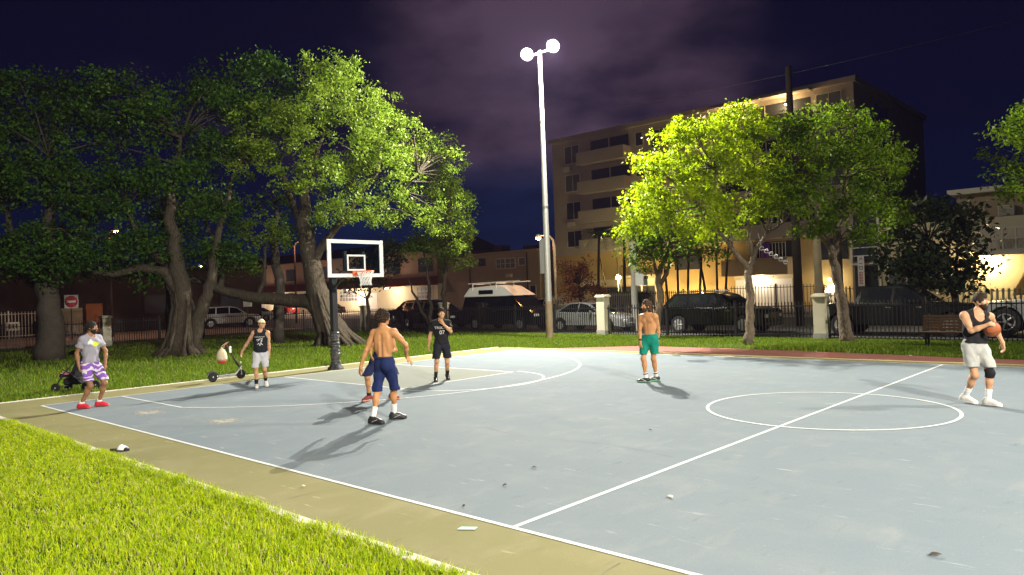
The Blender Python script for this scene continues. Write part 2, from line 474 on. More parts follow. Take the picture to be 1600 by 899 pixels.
# scuffed pale patch and worn stain of the court
def scuff_mat():
    m = bpy.data.materials.new('scuffed primer'); m.use_nodes = True; nt = m.node_tree; N = nt.nodes; L = nt.links; b = N['Principled BSDF']
    b.inputs['Base Color'].default_value = (.34, .32, .27, 1); b.inputs['Roughness'].default_value = .85
    tc = N.new('ShaderNodeTexCoord'); t = N.new('ShaderNodeTexNoise'); t.inputs['Scale'].default_value = 5; t.inputs['Detail'].default_value = 8; t.inputs['Roughness'].default_value = .7
    mp = N.new('ShaderNodeMapping'); mp.inputs['Scale'].default_value = (.7, 1.6, 1); L.new(tc.outputs['Object'], mp.inputs[0]); L.new(mp.outputs[0], t.inputs['Vector'])
    g = N.new('ShaderNodeVectorMath'); g.operation = 'LENGTH'; L.new(tc.outputs['Object'], g.inputs[0])
    r = N.new('ShaderNodeMapRange'); r.inputs[1].default_value = .1; r.inputs[2].default_value = .75; r.inputs[3].default_value = .16; r.inputs[4].default_value = -.25; L.new(g.outputs['Value'], r.inputs[0])
    a = N.new('ShaderNodeMath'); a.operation = 'ADD'; L.new(t.outputs['Fac'], a.inputs[0]); L.new(r.outputs[0], a.inputs[1])
    c = N.new('ShaderNodeMapRange'); c.inputs[1].default_value = .5; c.inputs[2].default_value = .68; c.inputs[4].default_value = .8; L.new(a.outputs[0], c.inputs[0]); L.new(c.outputs[0], b.inputs['Alpha'])
    return m
M['scuff'] = scuff_mat()
for sx, sy in ((5.5, 1.25), (3.2, .9)):
    o = sheet('worn_ground', [(-.8, -.5), (.8, -.5), (.8, .5), (-.8, .5)], .0, M['scuff']); o.location = (sx, sy, .0035); o.rotation_euler = (0, 0, .5)

# ------------------------------------------------------------------ grass
def blades(n, xy, hgt, wid, lean=.5, seed=0):
    r = np.random.default_rng(seed)
    h = hgt * (.55 + .75 * r.random(n)); w = wid * (.7 + .6 * r.random(n))
    a = r.random(n) * 2 * PI; d = np.stack([np.cos(a), np.sin(a)], 1)
    b = r.random(n) * 2 * PI; e = np.stack([np.cos(b), np.sin(b)], 1)
    ln = (lean * r.random(n) ** .7)[:, None] * h[:, None]
    V = np.zeros((n, 5, 3))
    p = xy
    V[:, 0, :2] = p - d * w[:, None] * .5; V[:, 1, :2] = p + d * w[:, None] * .5
    V[:, 2, :2] = p + d * w[:, None] * .42 + e * ln * .35; V[:, 3, :2] = p - d * w[:, None] * .42 + e * ln * .35
    V[:, 2, 2] = V[:, 3, 2] = h * .6
    V[:, 4, :2] = p + e * ln; V[:, 4, 2] = h * (1 - .25 * (ln[:, 0] / np.maximum(h, 1e-6)) ** 2)
    V[:, :2, 2] = -.02
    i = np.arange(n)[:, None] * 5
    q = i + np.array([[0, 1, 2, 3]]); t = i + np.array([[3, 2, 4]])
    return V.reshape(-1, 3), q, t
def grass(name, m, sets, label):
    VV, Q, T, A = [], [], [], []; off = 0
    for V, q, t in sets:
        VV.append(V); Q.append(q + off); T.append(t + off); off += len(V)
        A.append(np.repeat(RNG.random(len(V) // 5), 5))
    me = np_mesh(name, np.concatenate(VV), np.concatenate(Q), np.concatenate(T), np.concatenate(A))
    o = link(name, me, m); tag(o, label, 'grass', kind='stuff'); return o
M['grass_near'] = leaf_mat('vivid lawn blades', (.24, .38, .002), (.50, .56, .006), .45, .6, (.50, .44, .20))  # near lawn's base greens, set brighter and yellower than the far lawn's
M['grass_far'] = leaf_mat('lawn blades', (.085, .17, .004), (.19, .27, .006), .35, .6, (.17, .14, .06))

def near_grass():
    r = np.random.default_rng(3)
    cam0 = np.array([17.687, -4.6147])
    out = []
    # density falls with distance from the viewer; clumps from a cheap value noise
    n = 1250000
    P = np.stack([r.uniform(-10, 22, n), -1.08 - 9.5 * r.random(n) ** 1.15], 1)
    d = np.linalg.norm(P - cam0, axis=1)
    fr = (P - cam0) @ np.array([-.6786, .7344]); la = (P - cam0) @ np.array([.7339, .6784])
    vis = np.where((fr > 2.2) & (np.abs(la / np.maximum(fr, .1)) < .78), 1.0, np.where(d > 9, .22, .16))
    keep = r.random(n) < vis * np.clip(1.25 * (5.0 / d) ** 1.2, .12, 1)
    f = .5 + .5 * np.sin(P[:, 0] * 5.1 + 2 * np.sin(P[:, 1] * 3.7)) * np.sin(P[:, 1] * 6.3 + 1.7 * np.sin(P[:, 0] * 2.9))
    f2 = .5 + .5 * np.sin(P[:, 0] * 1.9 + 1.3 * np.sin(P[:, 1] * 1.3 + .5)) * np.sin(P[:, 1] * 2.3 + 1.1 * np.sin(P[:, 0] * .9))
    f3 = .5 + .5 * np.sin(P[:, 0] * 19 + 2 * np.sin(P[:, 1] * 13)) * np.sin(P[:, 1] * 23 + 2 * np.sin(P[:, 0] * 11)); f = .3 * f + .2 * f2 + .5 * f3; keep &= r.random(n) < np.clip(.15 + 1.2 * f, .05, 1)
    P = P[keep]; f = f[keep]; d = d[keep]
    m = len(P)
    V, q, t = blades(m, P, .052, .0062, 1.35, 5)
    sc = (.6 + .7 * f) ; V = V.reshape(m, 5, 3); V[:, :, 2] *= sc[:, None]
    # distant blades a little wider so the lawn stays closed
    c = V.mean(1, keepdims=True); k = (1 + np.clip((d - 6) / 8, 0, 1.5))[:, None, None]
    V[:, :, :2] = c[:, :, :2] + (V[:, :, :2] - c[:, :, :2]) * k
    out.append((V.reshape(-1, 3), q, t))
    # ragged tufts hanging over the edging strip
    n = 9600
    cx = r.uniform(2, 14.5, 240); x = np.repeat(cx, 40) + r.normal(0, .10, n)
    y = -1.03 - np.abs(r.normal(0, .05, n)) + np.repeat(r.uniform(-.05, .07, 240), 40)
    out.append(blades(n, np.stack([x, y], 1), .075, .006, 1.1, 8))
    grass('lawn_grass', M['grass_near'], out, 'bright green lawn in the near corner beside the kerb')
near_grass()

def far_grass():
    r = np.random.default_rng(4); sets = []
    n = 260000
    P = np.stack([r.uniform(-27, -1.42, n), r.uniform(-3, 22.0, n)], 1)
    cam0 = np.array([17.687, -4.6147]); d = np.linalg.norm(P - cam0, axis=1)
    dx = -1.42 - P[:, 0]
    keep = r.random(n) < np.clip(np.exp(-dx / 7.), .10, 1)
    keep &= ~((P[:, 0] < -24.2 + 0 * P[:, 1]) )
    P = P[keep]
    V, q, t = blades(len(P), P, .085, .018, .8, 9); sets.append((V, q, t))
    n = 120000
    P = np.stack([r.uniform(-8, 20, n), r.uniform(15.2, 21.9, n)], 1)
    edge = np.interp(P[:, 0], [-2, 0, 1.2, 3.5, 9, 13.3, 20], [15.2, 15.2, 15.7, 17.35, 17.3, 16.6, 16.3])
    P = P[P[:, 1] > edge + r.normal(0, .06, n)]
    bare = np.exp(-((P[:, 0] - 6.4) / 2.2) ** 2 - ((P[:, 1] - 18.6) / 1.3) ** 2)
    P = P[r.random(len(P)) > bare * .93]
    V, q, t = blades(len(P), P, .075, .014, .9, 10); sets.append((V, q, t))
    n = 30000
    P = np.stack([r.uniform(-6, -1.45, n), r.uniform(15.0, 21.9, n)], 1)
    V, q, t = blades(n, P, .09, .016, .8, 12); sets.append((V, q, t))
    # thicker ground cover by the right-hand trees
    n = 9000
    P = np.stack([r.uniform(7.6, 11.8, n), r.normal(17.9, .35, n)], 1)
    V, q, t = blades(n, P, .14, .022, 1.0, 14); sets.append((V, q, t))
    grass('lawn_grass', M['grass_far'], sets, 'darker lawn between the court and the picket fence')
far_grass()
# ------------------------------------------------------------------ fences and pillars
M['iron'] = mat('black painted iron', (.012, .012, .013), .45, .4)
M['stucco'] = mat('cream stucco', (.52, .48, .37), .9, .2, n=(2, .5, (.40, .36, .25)), n2=(35, .3, (.6, .56, .46)), bump=(60, .3, .01))
M['stucco_base'] = mat('grey stucco', (.30, .29, .26), .9, .2, n=(3, .5, (.2, .2, .17)))
M['iron_white'] = mat('white painted iron', (.55, .5, .45), .5, .3)
M['iron_brown'] = mat('rusty brown iron', (.09, .05, .035), .6, .3, n=(5, .5, (.05, .03, .02)))

def fence_panel(p0, p1, label, group, h=1.36, gap=.125, wid=.026, m=None, z0=0., spear=True, post=2.4):
    m = m or M['iron']
    a = Vector((p0[0], p0[1], 0)); b = Vector((p1[0], p1[1], 0)); L = (b - a).length; d = (b - a) / L
    t = thing('picket_fence', label, 'fence', (a.x, a.y, z0), math.atan2(d.y, d.x), group)
    q = MB(); n = int(L / gap)
    for i in range(n):
        x = (i + .5) * L / n; w = wid / 2
        q.box(x - w, x + w, -w, w, .06, h - .06)
        if spear:
            v = [(x - w, -w, h - .06), (x + w, -w, h - .06), (x + w, w, h - .06), (x - w, w, h - .06), (x, 0, h)]
            q.add(v, [(0, 1, 4), (1, 2, 4), (2, 3, 4), (3, 0, 4)])
    q.build('pickets', m, t, True)
    for zr in (.14, h - .2):
        r = MB(); r.box(.0, L, -.022, .022, zr, zr + .04); r.build('rail', m, t, True)
    npst = max(1, int(L / post))
    for i in range(1, npst):
        x = i * L / npst
        r = MB(); r.box(x - .04, x + .04, -.04, .04, -.05, h + .04); r.box(x - .05, x + .05, -.05, .05, h + .041, h + .06); r.build('post', m, t, True)
    return t

def pillar(x, y, label, h=1.62, w=.42, planter=False):
    t = thing('gate_pillar', label, 'pillar', (x, y, 0), 0, 'stucco pillars of the park fence')
    q = MB(); q.box(x - w / 2 - .02, x + w / 2 + .02, y - w / 2 - .02, y + w / 2 + .02, -.05, .24, .01); q.build('base', M['stucco_base'], t)
    q = MB(); q.box(x - w / 2, x + w / 2, y - w / 2, y + w / 2, .241, h - .12, .008); q.build('shaft', M['stucco'], t)
    q = MB(); q.box(x - w / 2 - .05, x + w / 2 + .05, y - w / 2 - .05, y + w / 2 + .05, h - .119, h - .05, .01)
    q.box(x - w / 2 - .02, x + w / 2 + .02, y - w / 2 - .02, y + w / 2 + .02, h - .049, h, .01); q.build('cap', M['stucco'], t)
    return t
FY = 22.0
pillar(-12.4, 22.4, 'cream stucco pillar right of the thin twin trunks, beside the raised-roof van')
pillar(-1.5, FY, 'cream stucco pillar in front of the silver sedan', 1.78)
pillar(8.05, 21.7, 'cream stucco pillar left of the leaning mottled trunk', 1.60)
pillar(17.6, 21.5, 'cream stucco pillar at the far end of the right-hand fence')
pillar(-19.57, 22.4, 'shaded stucco pillar behind the dark bushy tree', 1.55)
pillar(-24.1, 9.3, 'shaded stucco pillar behind the player in red shoes', 1.55)
G1 = 'black picket fence sections along the street'
fence_panel((-1.27, FY), (7.82, 21.72), 'black picket fence between the two cream pillars, behind the player in green shorts', G1)
fence_panel((-12.17, 22.38), (-1.73, FY), 'black picket fence in front of the raised-roof van and the sedan', G1)
fence_panel((8.28, 21.68), (17.37, 21.5), 'black picket fence behind the bench and the player with the ball', G1)
fence_panel((-19.34, 22.4), (-12.65, 22.4), 'black picket fence behind the player in the black tee', G1)
fence_panel((-24.3, 17.1), (-19.78, 22.3), 'slanting black picket fence behind the leaning trunk and the hoop', G1)
fence_panel((-24.15, 9.55), (-24.3, 17.05), 'black picket fence behind the gnarled many-stemmed tree', G1)
fence_panel((-26.6, 1.0), (-24.15, 9.05), 'black picket fence at the far left behind the stroller', G1)
# across the street
G2 = 'fences across the street'
fence_panel((-19.8, 39.8), (-11.4, 39.8), 'white picket fence across the street behind the floodlight pole', G2, h=1.75, gap=.16, wid=.04, m=M['iron_white'])
fence_panel((-11.2, 40.2), (-4.6, 40.2), 'dark close-set picket fence across the street below the palms', G2, h=1.8, gap=.15, wid=.045)
fence_panel((-4.5, 40.2), (1.6, 40.2), 'dark picket fence across the street in front of the lit white garage door', G2, h=1.95, gap=.2, wid=.03)
fence_panel((1.8, 38.9), (5.6, 38.9), 'rusty brown picket fence across the street below the vertical sign', G2, h=1.75, gap=.2, wid=.05, m=M['iron_brown'])
fence_panel((9.4, 35.0), (16.5, 35.0), 'pale low balustrade fence below the breeze-block balcony', G2, h=1.5, gap=.22, wid=.09, m=M['stucco'], spear=False)
t = fence_panel((-44.2, 2.0), (-44.2, 12.2), 'tall white railing fence across the side street at the far left', G2, h=1.9, gap=.2, wid=.04, m=M['iron_white'])
# white notice plate on it
nt_ = thing('notice_plate', 'small white notice plate on the tall white railing at the far left', 'sign', (-44.1, 9.9, .6))
q = MB(); q.box(-44.14, -44.12, 9.5, 10.3, .55, 1.15); q.build('plate', mat('white plate', (.7, .68, .62), .5), nt_)
q = MB()
for dy in (-.22, 0, .2): q.box(-44.118, -44.112, 9.9 + dy - .05, 9.9 + dy + .05, .68, 1.02)
q.build('mark', mat('plate marks', (.05, .04, .04), .6), nt_)

# ------------------------------------------------------------------ floodlight poles
M['galv'] = mat('galvanised steel', (.42, .42, .41), .5, .5, .35, n=(6, .4, (.34, .34, .33)))
M['rustfoot'] = mat('rust-stained steel', (.30, .20, .12), .7, .3, .1, n=(3, .7, (.4, .33, .24)))
M['lens'] = mat('lit floodlight lens', (.9, .9, .85), .3, emit=(1, .97, .9), estr=70)
M['housing'] = mat('floodlight housing', (.35, .42, .40), .4, .5, .3)
def flood_pole(x, y, aim, label, power, cone=166, cast=.05):
    t = thing('floodlight_pole', label, 'light pole', (x, y, 0), 0, 'floodlight poles round the court')
    q = MB(); q.tube([(x, y, -.05), (x, y, 1.6)], [.155, .148], 16); q.build('foot', M['rustfoot'], t, smooth=True, ang=40)
    q = MB(); q.tube([(x, y, 1.601), (x, y, 6), (x, y, 12.2)], [.14, .112, .07], 16)
    for z in (5.6, 9.2): q.tube([(x, y, z), (x, y, z + .1)], .124 if z < 6 else .10, 16)
    q.build('shaft', M['galv'], t, ang=40)
    q = MB(); q.tube([(x - .8, y, 12.12), (x + .8, y, 12.12)], .045, 10); q.build('crossarm', M['galv'], t, ang=40)
    for s in (-1, 1):
        hx = x + s * .72; hz = 12.22
        d = (Vector(aim) - Vector((hx, y, hz))).normalized()
        T = d.to_track_quat('Z', 'Y').to_matrix()
        def tr(v): return [tuple(T @ Vector(p) + Vector((hx, y, hz))) for p in v]
        h = MB(); h.lathe((0, 0, 0), [(.05, -.26), (.16, -.22), (.25, -.08), (.27, 0), (.245, 0), (.235, -.03)], 20); h.v = tr(h.v)
        hd = h.build('lamp_head', M['housing'], t, ang=50)
        l = MB(); l.lathe((0, 0, 0), [(.23, -.018), (.232, -.012), (.15, .015), (.02, .03)], 20); l.v = tr(l.v)
        l.build('lens', M['lens'], hd, smooth=True)
        b = MB(); b.tube([(hx, y, 12.12), (hx, y + .02, 12.16)], .03, 8); b.build('bracket', M['galv'], hd)
        p = Vector((hx, y, hz)) + d * .30
        f_ = 1.6 if s > 0 else .4
        if cone > 100: lamp('flood_beam', 'SPOT', p, power * f_ * .40, (1, .935, .80), .08, (aim[0] + 4, aim[1] - 3.5, 0), 104, 1.)
        lamp('flood_light', 'SPOT', p, power * f_ * (.72 if cone > 100 else 1), (1, .935, .80), .08, aim, cone, .35)
        lamp('flood_spill', 'POINT', p, power * cast, (1, .935, .80), .14)
    return t
PW = 13000
flood_pole(-2.39, 19.36, (4, 7, 2), 'tall floodlight pole with two lit lamps on the lawn behind the court', PW * 1.25, cast=.075)
flood_pole(27.5, 19.36, (20, 7, 2), 'tall floodlight pole with two lit lamps off the right end of the court', PW * .70, cast=.01)
flood_pole(30.0, -5.2, (11, .8, 0), 'tall floodlight pole with two lit lamps behind the near right corner', PW * 1.5, 68, .001)
flood_pole(-2.6, -6.4, (4, 6, 2), 'tall floodlight pole with two lit lamps off the near left corner', PW * .04, 150, .01)

# ------------------------------------------------------------------ hoop
M['hoopblack'] = mat('black powder coat', (.016, .017, .02), .4, .5, n=(8, .4, (.03, .03, .033)))
M['tape'] = mat('black wrapped tape', (.022, .022, .024), .28, .6, n=(9, .55, (.10, .10, .105)), bump=(14, .9, .03), stretch=(1, 1, 3))
M['white'] = mat('white paint', (.72, .72, .70), .45, .4)
M['orange'] = mat('orange rim paint', (.75, .13, .03), .45, .4)
M['net'] = mat('white net cord', (.75, .75, .72), .8, .2)
M['glass'] = glass_mat('clear backboard glass', (.86, .92, .92), .03)
def hoop():
    x, y = -.44, 7.46
    t = thing('basketball_hoop', 'basketball hoop with glass backboard on a black taped pole at the baseline', 'basketball hoop', (x, y, 0))
    q = MB(); q.tube([(x, y, 0), (x, y, .05), (x, y, .12), (x, y, .2)], [.24, .22, .15, .13], 18); q.build('base', M['hoopblack'], t, ang=50)
    q = MB(); q.box(x - .085, x + .085, y - .085, y + .085, .1, 2.72, .012); q.build('pole', M['hoopblack'], t)
    pts, rr = [], []
    r = random.Random(2); z = .13
    while z < 1.08:
        pts.append((x + r.uniform(-.006, .006), y + r.uniform(-.006, .006), z)); rr.append(.135 + r.uniform(-.016, .016)); z += .022
    q = MB(); q.tube(pts, rr, 20); q.build('tape_wrap', M['tape'], t, smooth=True)
    q = MB()
    q.tube([(x, y, 2.62), (.35, 7.42, 2.78), (.72, 7.4, 2.8)], .07, 8); q.tube([(x, y, 2.3), (.3, 7.42, 2.68)], .035, 8)
    q.box(.66, .745, 6.95, 7.85, 2.66, 2.76); q.box(.66, .745, 7.06, 7.14, 2.761, 3.3); q.box(.66, .745, 7.66, 7.74, 2.761, 3.3)
    q.build('arm', M['hoopblack'], t)
    x0, x1, y0, y1, z0, z1 = .78, .82, 7.4 - .915, 7.4 + .915, 2.585, 3.605; w = .115
    bb = MB(); bb.box(x0 + .012, x1 - .012, y0 + .03, y1 - .03, z0 + .03, z1 - .03); b = bb.build('backboard', M['glass'], t)
    fr = MB()
    fr.box(x0, x1, y0, y0 + w, z0, z1, .006); fr.box(x0, x1, y1 - w, y1, z0, z1, .006)
    fr.box(x0 + .001, x1 - .001, y0 + w, y1 - w, z0, z0 + w * .85); fr.box(x0 + .001, x1 - .001, y0 + w, y1 - w, z1 - w * .85, z1)
    fr.build('frame', M['white'], b)
    s = MB(); sy0, sy1, sz0, sz1 = 7.4 - .30, 7.4 + .30, 2.76, 3.20; v = .045; a0, a1 = x1 - .010, x1 - .004
    s.box(a0, a1, sy0, sy1, sz0, sz0 + v); s.box(a0, a1, sy0, sy1, sz1 - v, sz1)
    s.box(a0, a1, sy0, sy0 + v, sz0 + v, sz1 - v); s.box(a0, a1, sy1 - v, sy1, sz0 + v, sz1 - v)
    s.build('target_square', M['white'], b)
    cx, cz, R = 1.21, 2.73, .228
    rm = MB(); rm.tube([(cx + R * math.cos(2 * PI * i / 28), 7.4 + R * math.sin(2 * PI * i / 28), cz) for i in range(29)], .013, 8, False)
    rm.box(.822, .86, 7.25, 7.55, cz - .12, cz + .03, .006)
    rm.box(.86, cx - R + .01, 7.33, 7.47, cz - .03, cz - .005)
    for sy in (-1, 1): rm.tube([(.85, 7.4 + sy * .12, cz - .08), (1.05, 7.4 + sy * .18, cz - .02)], .012, 6)
    rim = rm.build('rim', M['orange'], t, ang=50)
    n = MB(); K = 12
    lv = [(.222, 0), (.205, -.07), (.175, -.15), (.15, -.23), (.14, -.31), (.155, -.38)]
    for k in range(K):
        for d in (-1, 1):
            n.tube([(cx + r_ * math.cos(2 * PI * (k + d * j * .5) / K), 7.4 + r_ * math.sin(2 * PI * (k + d * j * .5) / K), cz + z_) for j, (r_, z_) in enumerate(lv)], .008, 4)
    a = 4.2; n.tube([(cx + .14 * math.cos(a), 7.4 + .14 * math.sin(a), cz - .36), (cx + .13 * math.cos(a), 7.4 + .12 * math.sin(a), cz - .47)], .008, 4)
    n.build('net', M['net'], rim)
hoop()

# ------------------------------------------------------------------ kick scooter and the bag on its handlebar
M['alu'] = mat('brushed grey aluminium', (.42, .43, .44), .35, .5, .7)
M['rubber'] = mat('black rubber', (.014, .014, .015), .7, .3)
M['rimw'] = mat('pale wheel rim', (.55, .56, .57), .4, .5, .3)
M['plastic_white'] = mat('white plastic', (.7, .7, .68), .4, .4)
def wheel_parts(t, c, r, wid, n=22):
    w = MB(); w.lathe((c[0], c[1] - wid / 2, c[2]), [(r * .72, 0), (r * .93, 0), (r, wid * .25), (r, wid * .75), (r * .93, wid), (r * .72, wid)], n, 'y')
    wo = w.build('wheel', M['rubber'], t, True, ang=50)
    w = MB(); w.lathe((c[0], c[1] - wid * .45, c[2]), [(r * .1, -.004), (r * .16, -.004), (r * .16, wid * .9 + .004), (r * .1, wid * .9 + .004)], 10, 'y')
    w.lathe((c[0], c[1] - wid * .42, c[2]), [(r * .58, 0), (r * .73, 0), (r * .73, wid * .84), (r * .58, wid * .84)], n, 'y')
    for i in range(5):
        a = 2 * PI * i / 5
        w.tube([(c[0], c[1], c[2]), (c[0] + r * .66 * math.cos(a), c[1], c[2] + r * .66 * math.sin(a))], r * .07, 5)
    w.build('rim', M['rimw'], wo)
def scooter():
    # front wheel toward +x in its own frame
    a = Vector((-.78, 4.02, 0)); b = Vector((-.83, 4.93, 0))
    d = b - a; t = thing('kick_scooter', 'grey kick scooter parked on the kerb beside the lawn', 'scooter', a, math.atan2(d.y, d.x))
    L = .78
    wheel_parts(t, (0, 0, .125), .125, .05); wheel_parts(t, (L, 0, .125), .125, .05)
    q = MB(); q.tube([(.10, 0, .135), (.16, 0, .115), (.60, 0, .115), (.74, 0, .26), (.80, 0, .34)], [.028, .03, .03, .03, .03], 10); q.box(.13, .62, -.065, .065, .13, .155, .006); q.build('deck', M['alu'], t, True)
    q = MB(); q.tube([(L, -.035, .125), (L - .02, -.035, .26), (L - .045, 0, .33)], .014, 8); q.tube([(L, .035, .125), (L - .02, .035, .26), (L - .045, 0, .33)], .014, 8); q.build('fork', M['alu'], t, True)
    q = MB(); top = (L - .43, 0, .98); q.tube([(L - .04, 0, .32), (L - .19, 0, .56)], .024, 10); q.tube([(L - .19, 0, .56), top], .017, 10); q.tube([(L - .07, .0, .37), (L - .13, 0, .46)], .034, 10); q.build('stem', M['hoopblack'], t, True)
    h = MB(); h.tube([(L - .43, -.24, .99), (L - .43, .24, .99)], .013, 8); ho = h.build('handlebar', M['hoopblack'], t, True)
    for s in (-1, 1):
        g = MB(); g.tube([(L - .43, s * .16, .99), (L - .43, s * .26, .99)], .02, 8); g.build('grip', M['rubber'], ho, True)
    g = MB(); g.box(L - .33, L - .27, -.05, -.015, .70, .88, .012); g.build('lock', M['plastic_white'], t, True)
    f = MB(); f.tube([(-.15, 0, .17), (-.1, 0, .235), (0, 0, .26), (.09, 0, .225), (.15, 0, .15)], .022, 6); f.build('mudguard', M['hoopblack'], t, True)
    hp = MB(); hp.lathe((L - .02, 0, .42), [(.012, 0), (.03, .005), (.03, .03), (.012, .04)], 10, 'x'); hp.build('headlamp', M['plastic_white'], t, True)
scooter()
def sack():
    # hangs from the left grip of the scooter
    p = Vector((-.69, 4.23, .965))
    t = thing('gym_sack', 'cream drawstring sack with red base hanging from the scooter handlebar', 'bag', p)
    M['canvas'] = mat('cream canvas', (.52, .45, .32), .9, .2, n=(9, .5, (.40, .33, .22)), bump=(12, .7, .04))
    q = MB(); x, y = p.x, p.y
    prof = [(.018, -.10), (.03, -.13), (.07, -.16), (.10, -.22), (.122, -.30), (.128, -.37), (.115, -.43)]
    v = MB(); v.lathe((x, y, p.z), prof, 22)
    r = random.Random(5)
    v.v = [(a + (a - x) * .12 * math.sin(9 * math.atan2(b - y, a - x)) * (1 if c > p.z - .30 else .4), b + (b - y) * .12 * math.sin(9 * math.atan2(b - y, a - x)), c) for a, b, c in v.v]
    v.build('sack_body', M['canvas'], t, smooth=True)
    v = MB(); v.lathe((x, y, p.z), [(.114, -.431), (.10, -.475), (.06, -.51), (.02, -.52)], 22); v.build('base', mat('red canvas', (.42, .03, .03), .85), t, smooth=True)
    v = MB(); v.tube([(x + .10, y + .11, p.z + .03), (x + .02, y + .01, p.z - .05), (x - .02, y - .01, p.z - .16)], .010, 6); v.build('strap', M['canvas'], t)
    v = MB(); v.tube([(x + .12, y + .12, p.z + .03), (x + .06, y + .05, p.z - .05), (x + .03, y + .02, p.z - .16)], .012, 6); v.build('strap', mat('faded red strap', (.5, .17, .14), .9), t)
sack()

# ------------------------------------------------------------------ stroller behind the player in red shoes
def stroller():
    t = thing('baby_stroller', 'dark folding baby stroller on the grass behind the player in red shoes', 'stroller', (-2.3, 1.35, 0), rad(40))
    dk = mat('dark stroller cloth', (.014, .014, .018), .9, .2); pk = mat('dusty pink piping', (.45, .14, .2), .8)
    for cx, cy in ((-.36, -.24), (-.36, .24), (.36, -.2), (.36, .2)):
        wheel_parts(t, (cx, cy, .11), .11, .045, 16)
    q = MB()
    for s in (-.24, .24):
        q.tube([(-.36, s, .11), (-.2, s, .4), (.18, s, .78), (.42, s, 1.02)], .014, 6); q.tube([(.36, s * .85, .11), (.05, s, .42), (-.18, s, .56)], .013, 6)
    q.tube([(-.36, -.24, .12), (-.36, .24, .12)], .012, 6); q.build('chassis', M['hoopblack'], t, True)
    q = MB(); q.tube([(.42, -.24, 1.02), (.47, -.2, 1.06), (.47, .2, 1.06), (.42, .24, 1.02)], .02, 8); q.build('handle', M['alu'], t, True)
    q = MB(); q.prism([(-.3, .36), (.05, .34), (.24, .78), (.16, .82), (-.0, .45), (-.28, .44)], -.2, .2); q.build('seat', dk, t, True)
    q = MB(); n = 10; v = []
    for i in range(n + 1):
        a = PI * (.12 + .62 * i / n)
        for s in (-.22, .22): v.append((.12 + .30 * math.cos(a), s, .66 + .34 * math.sin(a)))
    q.add(v, [(2 * i, 2 * i + 1, 2 * i + 3, 2 * i + 2) for i in range(n)])
    for i in range(n + 1): v[2 * i], v[2 * i + 1] = tuple(c * .96 if k != 1 else c * .95 for k, c in enumerate(v[2 * i])), tuple(c * .96 if k != 1 else c * .95 for k, c in enumerate(v[2 * i + 1]))
    q.add(v, [(2 * i, 2 * i + 1, 2 * i + 3, 2 * i + 2) for i in range(n)]); q.build('canopy', dk, t, True)
    q = MB(); q.box(-.22, .2, -.19, .19, .17, .33, .03); q.build('basket', dk, t, True)
    q = MB(); q.tube([(-.31, -.2, .4), (-.31, 0, .46), (-.31, .2, .4)], .014, 6); q.box(-.2, -.05, -.215, -.2, .42, .5); q.build('piping', pk, t, True)
    q = MB(); q.box(-.37, -.33, -.1, -.02, .3, .36, .008); q.box(-.2, -.12, .0, .1, .332, .38, .008); q.build('tag', M['plastic_white'], t, True)
stroller()

# ------------------------------------------------------------------ park bench
def bench():
    t = thing('park_bench', 'brown slatted park bench in front of the fence at the right', 'bench', (12.45, 19.9, 0), rad(3))
    wd = mat('brown bench slats', (.17, .10, .055), .7, .3, n=(4, .5, (.11, .065, .035)), stretch=(.4, 4, 4))
    q = MB()
    for i in range(5): q.box(-.8, .8, .2 + i * .018, .225 + i * .018, .46 + i * .092, .535 + i * .092, .005)
    q.build('backrest', wd, t, True)
    q = MB()
    for i in range(4): q.box(-.8, .8, -.28 + i * .115, -.185 + i * .115, .41, .44, .005)
    q.build('seat', wd, t, True)
    for s in (-.66, .66):
        q = MB(); q.box(s - .025, s + .025, -.26, -.2, 0, .408); q.box(s - .025, s + .025, .15, .21, 0, .408); q.box(s - .026, s + .026, -.28, .2, .37, .409); q.tube([(s, .2, .40), (s, .31, .95)], .025, 6)
        q.build('leg', M['iron'], t, True)
bench()

# ------------------------------------------------------------------ small things lying about
def slide():
    t = thing('slide_sandal', 'black slide sandal with a white strap on the olive border', 'sandal', (6.62, -.80, .002), rad(35))
    o = MB(); n = 26; pts = []
    for i in range(n):
        a = 2 * PI * i / n; c, s = math.cos(a), math.sin(a)
        pts.append((.145 * c, (.05 + .012 * c) * s))
    o.prism(pts, 0, .028, 'z'); o.build('sole', M['rubber'], t, True)
    s = MB(); v = []
    for j, x in enumerate((-.0, .03, .065, .095)):
        for i in range(11):
            a = PI * i / 10; v.append((x, .062 * math.cos(a), .02 + (.070 - .018 * abs(j - 1)) * math.sin(a)))
    s.add(v, [(j * 11 + i, j * 11 + i + 1, j * 11 + i + 12, j * 11 + i + 11) for j in range(3) for i in range(10)])
    so = s.build('strap', M['white'], t, True, smooth=True)
    md = so.modifiers.new('s', 'SOLIDIFY'); md.thickness = .012
    
